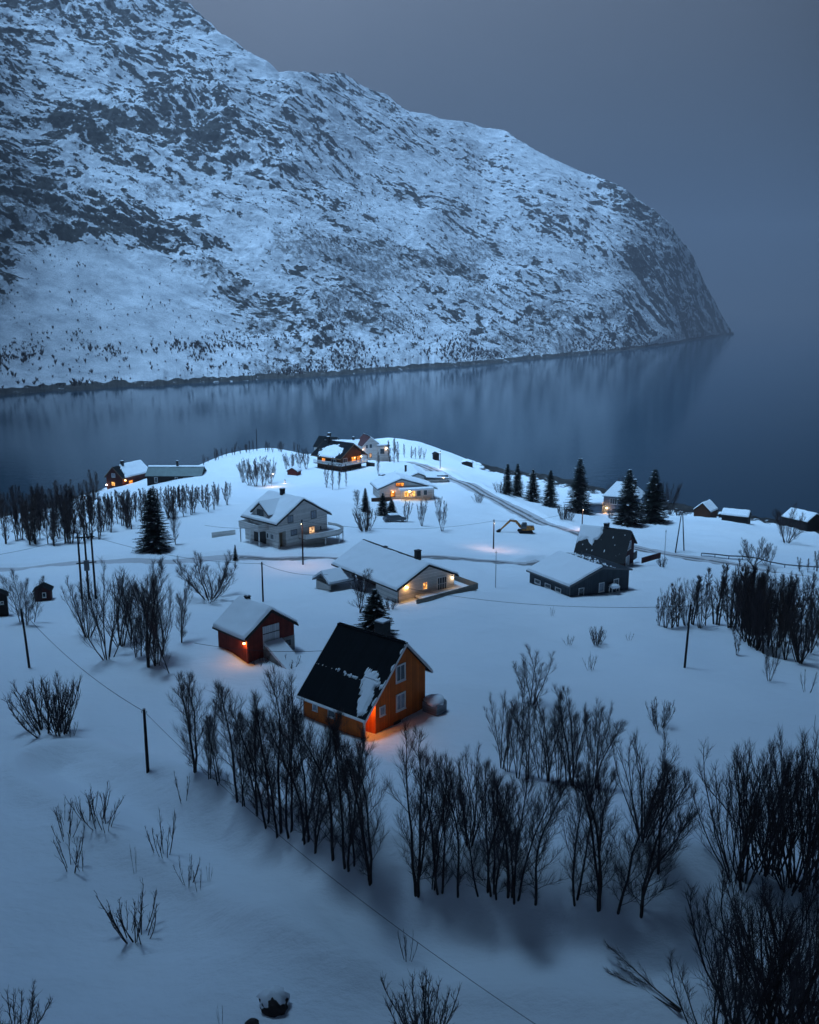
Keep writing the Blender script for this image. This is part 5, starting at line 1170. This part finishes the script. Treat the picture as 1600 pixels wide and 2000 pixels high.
def W(px, py, z): x, y = atz(px, py, z); return (x, y, z)
wire(T['b'], T['a'], .9, 'wire crossing the left field between its two dark poles')
wire(T['a'], W(1090, 2030, 30), 1.2, 'long wire running from the lone left pole to the bottom edge', .015)
wire(T['o'], T['c'], 1.0, 'wire from the transformer poles to the pole behind the barn')
wire(T['c'], W(640, 1122, 25.8), .6, 'wire from the pole behind the barn to the bungalow carport')
wire(W(380, 1256, 29), W(676, 1268, 31.6), .5, 'wire from the clump past the barn to the orange house')
wire(W(797, 1149, 26), T['f'], 1.0, 'wire from the bungalow lamp across the snow to the right pole')
wire(T['d'], T['e'], 1.4, 'wire between the poles in the middle of the village')
wire(T['e'], T['g'], 1.0, 'wire over the excavator to the pole by the road')
wire(T['d'], W(400, 1026, 27), .8, 'wire passing the left side of the white gabled house')
wire(T['o'], W(-200, 1100, 30), 1.0, 'wire from the transformer poles out of the left edge')
wire(T['g'], T['n'], 1.5, 'wire over the dark red house along the road')
# ------------------------------------------------------------------ excavator
x, y, z = at(1026, 1040)
o = empty('excavator', 'orange excavator with its boom stretched left over the snow', 'excavator', (x, y, z), R(4)); o.scale = (.72, .72, .72)
for s in (-1, 1):
    MB().prism([(-1.7, .0), (1.7, .0), (2.0, .35), (1.7, .75), (-1.7, .75), (-2.0, .35)], s * 1.05 - .25, s * 1.05 + .25).build('track', RUB, o)
MB().prism([(-1.0, .85), (2.2, .85), (2.3, 1.2), (2.1, 1.95), (.2, 2.05), (-1.0, 1.5)], -1.25, 1.25).build('body', EXCO, o)
MB().box(.3, 2.15, -1.1, 1.1, 2.06, 2.3).build('snow_cover', SNOW, o)
cb = MB().prism([(-1.3, 1.3), (.15, 1.3), (.15, 2.95), (-.9, 2.95), (-1.3, 2.2)], -1.28, -.3).build('cab', GTRIM, o)
MB().prism([(-1.15, 1.9), (.0, 1.9), (.0, 2.8), (-.85, 2.8), (-1.15, 2.2)], -1.31, -1.285).build('cab_window', GLASS, cb)
MB().prism([(-1.0, 1.3), (-1.0, 1.9), (-2.4, 3.4), (-3.9, 3.5), (-4.1, 3.1), (-2.7, 2.85), (-1.5, 1.3)][::-1], .0, .45).build('boom', EXCO, o)
MB().prism([(-3.8, 3.5), (-4.1, 3.0), (-6.6, .7), (-6.9, .9), (-4.2, 3.6)][::-1], .06, .38).build('stick', EXCO, o)
MB().tube([(-1.2, .2, 1.5), (-2.6, .2, 2.6)], .08).tube([(-3.0, .2, 3.7), (-4.2, .2, 3.75)], .07).build('hydraulic_ram', METAL, o)
MB().prism([(-6.5, .9), (-7.0, 1.0), (-7.9, .45), (-7.7, .1), (-6.9, .2)], -.2, .65).build('bucket', DTRIM, o)
# ------------------------------------------------------------------ parked car
x, y, z = at(771, 1018)
o = empty('parked_car', 'snow-dusted grey car parked beside the yellow-lit house', 'car', (x, y, z), R(20))
MB().prism([(-2.3, .3), (2.3, .3), (2.35, .75), (1.5, .95), (-1.9, 1.0), (-2.35, .8)], -.88, .88).build('body', CARP, o)
MB().prism([(-1.9, .98), (1.4, .95), (.7, 1.45), (-1.2, 1.5)], -.78, .78).build('cabin_glass', GLASS, o)
MB().prism([(-1.25, 1.47), (.75, 1.43), (.65, 1.55), (-1.15, 1.62)], -.8, .8).build('roof_snow', SNOW, o)
MB().prism([(1.3, .93), (2.3, .76), (2.25, .84), (1.35, 1.03)], -.7, .8).build('bonnet_snow', SNOW, o)
for wx in (-1.45, 1.45):
    for s in (-1, 1):
        wh = MB().tube([(wx, s * .88, .32), (wx, s * .70, .32)], .33, 14).build('wheel', RUB, o); MB().tube([(wx, s * .885, .32), (wx, s * .86, .32)], .19, 10).build('rim', METAL, wh)
for s in (-1, 1): MB().box(2.28, 2.36, s * .65 - .15, s * .65 + .15, .6, .74).build('headlight', WTRIM, o)
# ------------------------------------------------------------------ loose things in the snow
x, y, z = at(535, 1968); o = MB().ball((0, 0, .1), .85, 9, .8, 8).build('boulder', mat('rock', (.04, .03, .028), .9, bump=.8, scale=4, var=.5, vscale=3), None, (x, y, z), smooth=False); o.scale = (1.0, .7, 1.15); tag(o, 'dark boulder with a snow cap standing in the lower foreground', 'boulder')
MB().ball((-.02, .12, .42), .84, 9, .72, 9).build('snow_cap', SNOW, o, smooth=True)
x, y, z = at(492, 2004); o = MB().ball((0, 0, 0), .45, 7, .6, 4).build('boulder', MATS['rock'], None, (x, y, z)); tag(o, 'small dark stone cut by the bottom edge left of the boulder', 'boulder')
for k, (px, py, s) in enumerate(((504, 1297, .8), (566, 1302, .9))):
    x, y, z = at(px, py); o = empty('brushwood', ('left' if k == 0 else 'right') + ' heap of dark brushwood in front of the red barn', 'brushwood', (x, y, z))
    tr = bare_tree(200 + k, h=1.5, stems=7, fan=1.1, t0=.2, n1=5, reach=.3, n2=2, n3=2, r0=.04, twl=.3)
    link('branches', tube_mesh('branches', tr.lv[0] + tr.lv[1] + tr.lv[2], 4, BARK), o, None)
x, y, z = at(1375, 1010)

# ------------------------------------------------------------------ haze (the winter air that fades the mountain)
HD = 0.00040; HTOP = float(np.max(V_TOP)) + 20
print('HTOP', HTOP)
mb = MB().box(-6000, 6000, -700, 6000, -14, HTOP); hz = mb.mesh('haze', MATS['snow']); hz.materials.clear()
hm = bpy.data.materials.new('haze_air'); hm.use_nodes = True; t = hm.node_tree; t.nodes.clear()
o_ = N(t, 'ShaderNodeOutputMaterial'); pv = N(t, 'ShaderNodeVolumePrincipled'); pv.inputs['Density'].default_value = HD; pv.inputs['Color'].default_value = (.37, .355, .40, 1); pv.inputs['Anisotropy'].default_value = 0.0
t.links.new(pv.outputs[0], o_.inputs['Volume']); hz.materials.append(hm)
tag(link('haze', hz), kind='stuff')

# ------------------------------------------------------------------ added slab above the haze, out of view, shaped to shade foreground and sides
CH = HTOP + 60.0
ox, oy = CH / math.tan(R(SUN_EL)) * math.sin(R(SUN_AZ)), CH / math.tan(R(SUN_EL)) * math.cos(R(SUN_AZ))
edge = [(-700, 2300), (-350, 1000), (-175, 500), (-118, 340), (-72, 205), (-38, 132), (0, 114), (27, 122), (50, 164), (90, 258), (180, 380), (330, 640), (560, 1080), (900, 1700), (1500, 2400), (1500, -900), (-1500, -900)]
edge = smooth_line(np.array(edge + [edge[0]], float), 3)[:-1]
n = len(edge); cen = np.array([0, -500.]); vv = []; ff = []
rings = [(0.0, 1.0), (0.35, 1.0), (.7, 1.0), (.9, .8), (1.0, .15)]
for top in (1, -1):
    for k, (r_k, th_k) in enumerate(rings):
        for i_ in range(n):
            p_ = cen + (edge[i_] - cen) * max(r_k, .002); q_ = perlin(np.array([p_[0] / 90]), np.array([p_[1] / 90]), 400 + top)[0]
            vv.append((p_[0] + ox, p_[1] + oy, CH + 22 + top * th_k * (20 + 12 * q_)))
m_ = len(rings)
for k in range(m_ - 1):
    for i_ in range(n):
        j_ = (i_ + 1) % n
        ff.append((k * n + i_, k * n + j_, (k + 1) * n + j_, (k + 1) * n + i_))
        b_ = m_ * n; ff.append((b_ + k * n + j_, b_ + k * n + i_, b_ + (k + 1) * n + i_, b_ + (k + 1) * n + j_))
for i_ in range(n):
    j_ = (i_ + 1) % n; a_i = (m_ - 1) * n
    ff.append((a_i + i_, a_i + j_, m_ * n + a_i + j_, m_ * n + a_i + i_))
cm_ = bpy.data.meshes.new('shade_slab'); cm_.from_pydata(vv, [], ff); cm_.update(); cm_.materials.append(mat('shade_slab_grey', (.55, .56, .58), 1.0, spec=0))
tag(link('shade_slab', cm_), kind='structure')
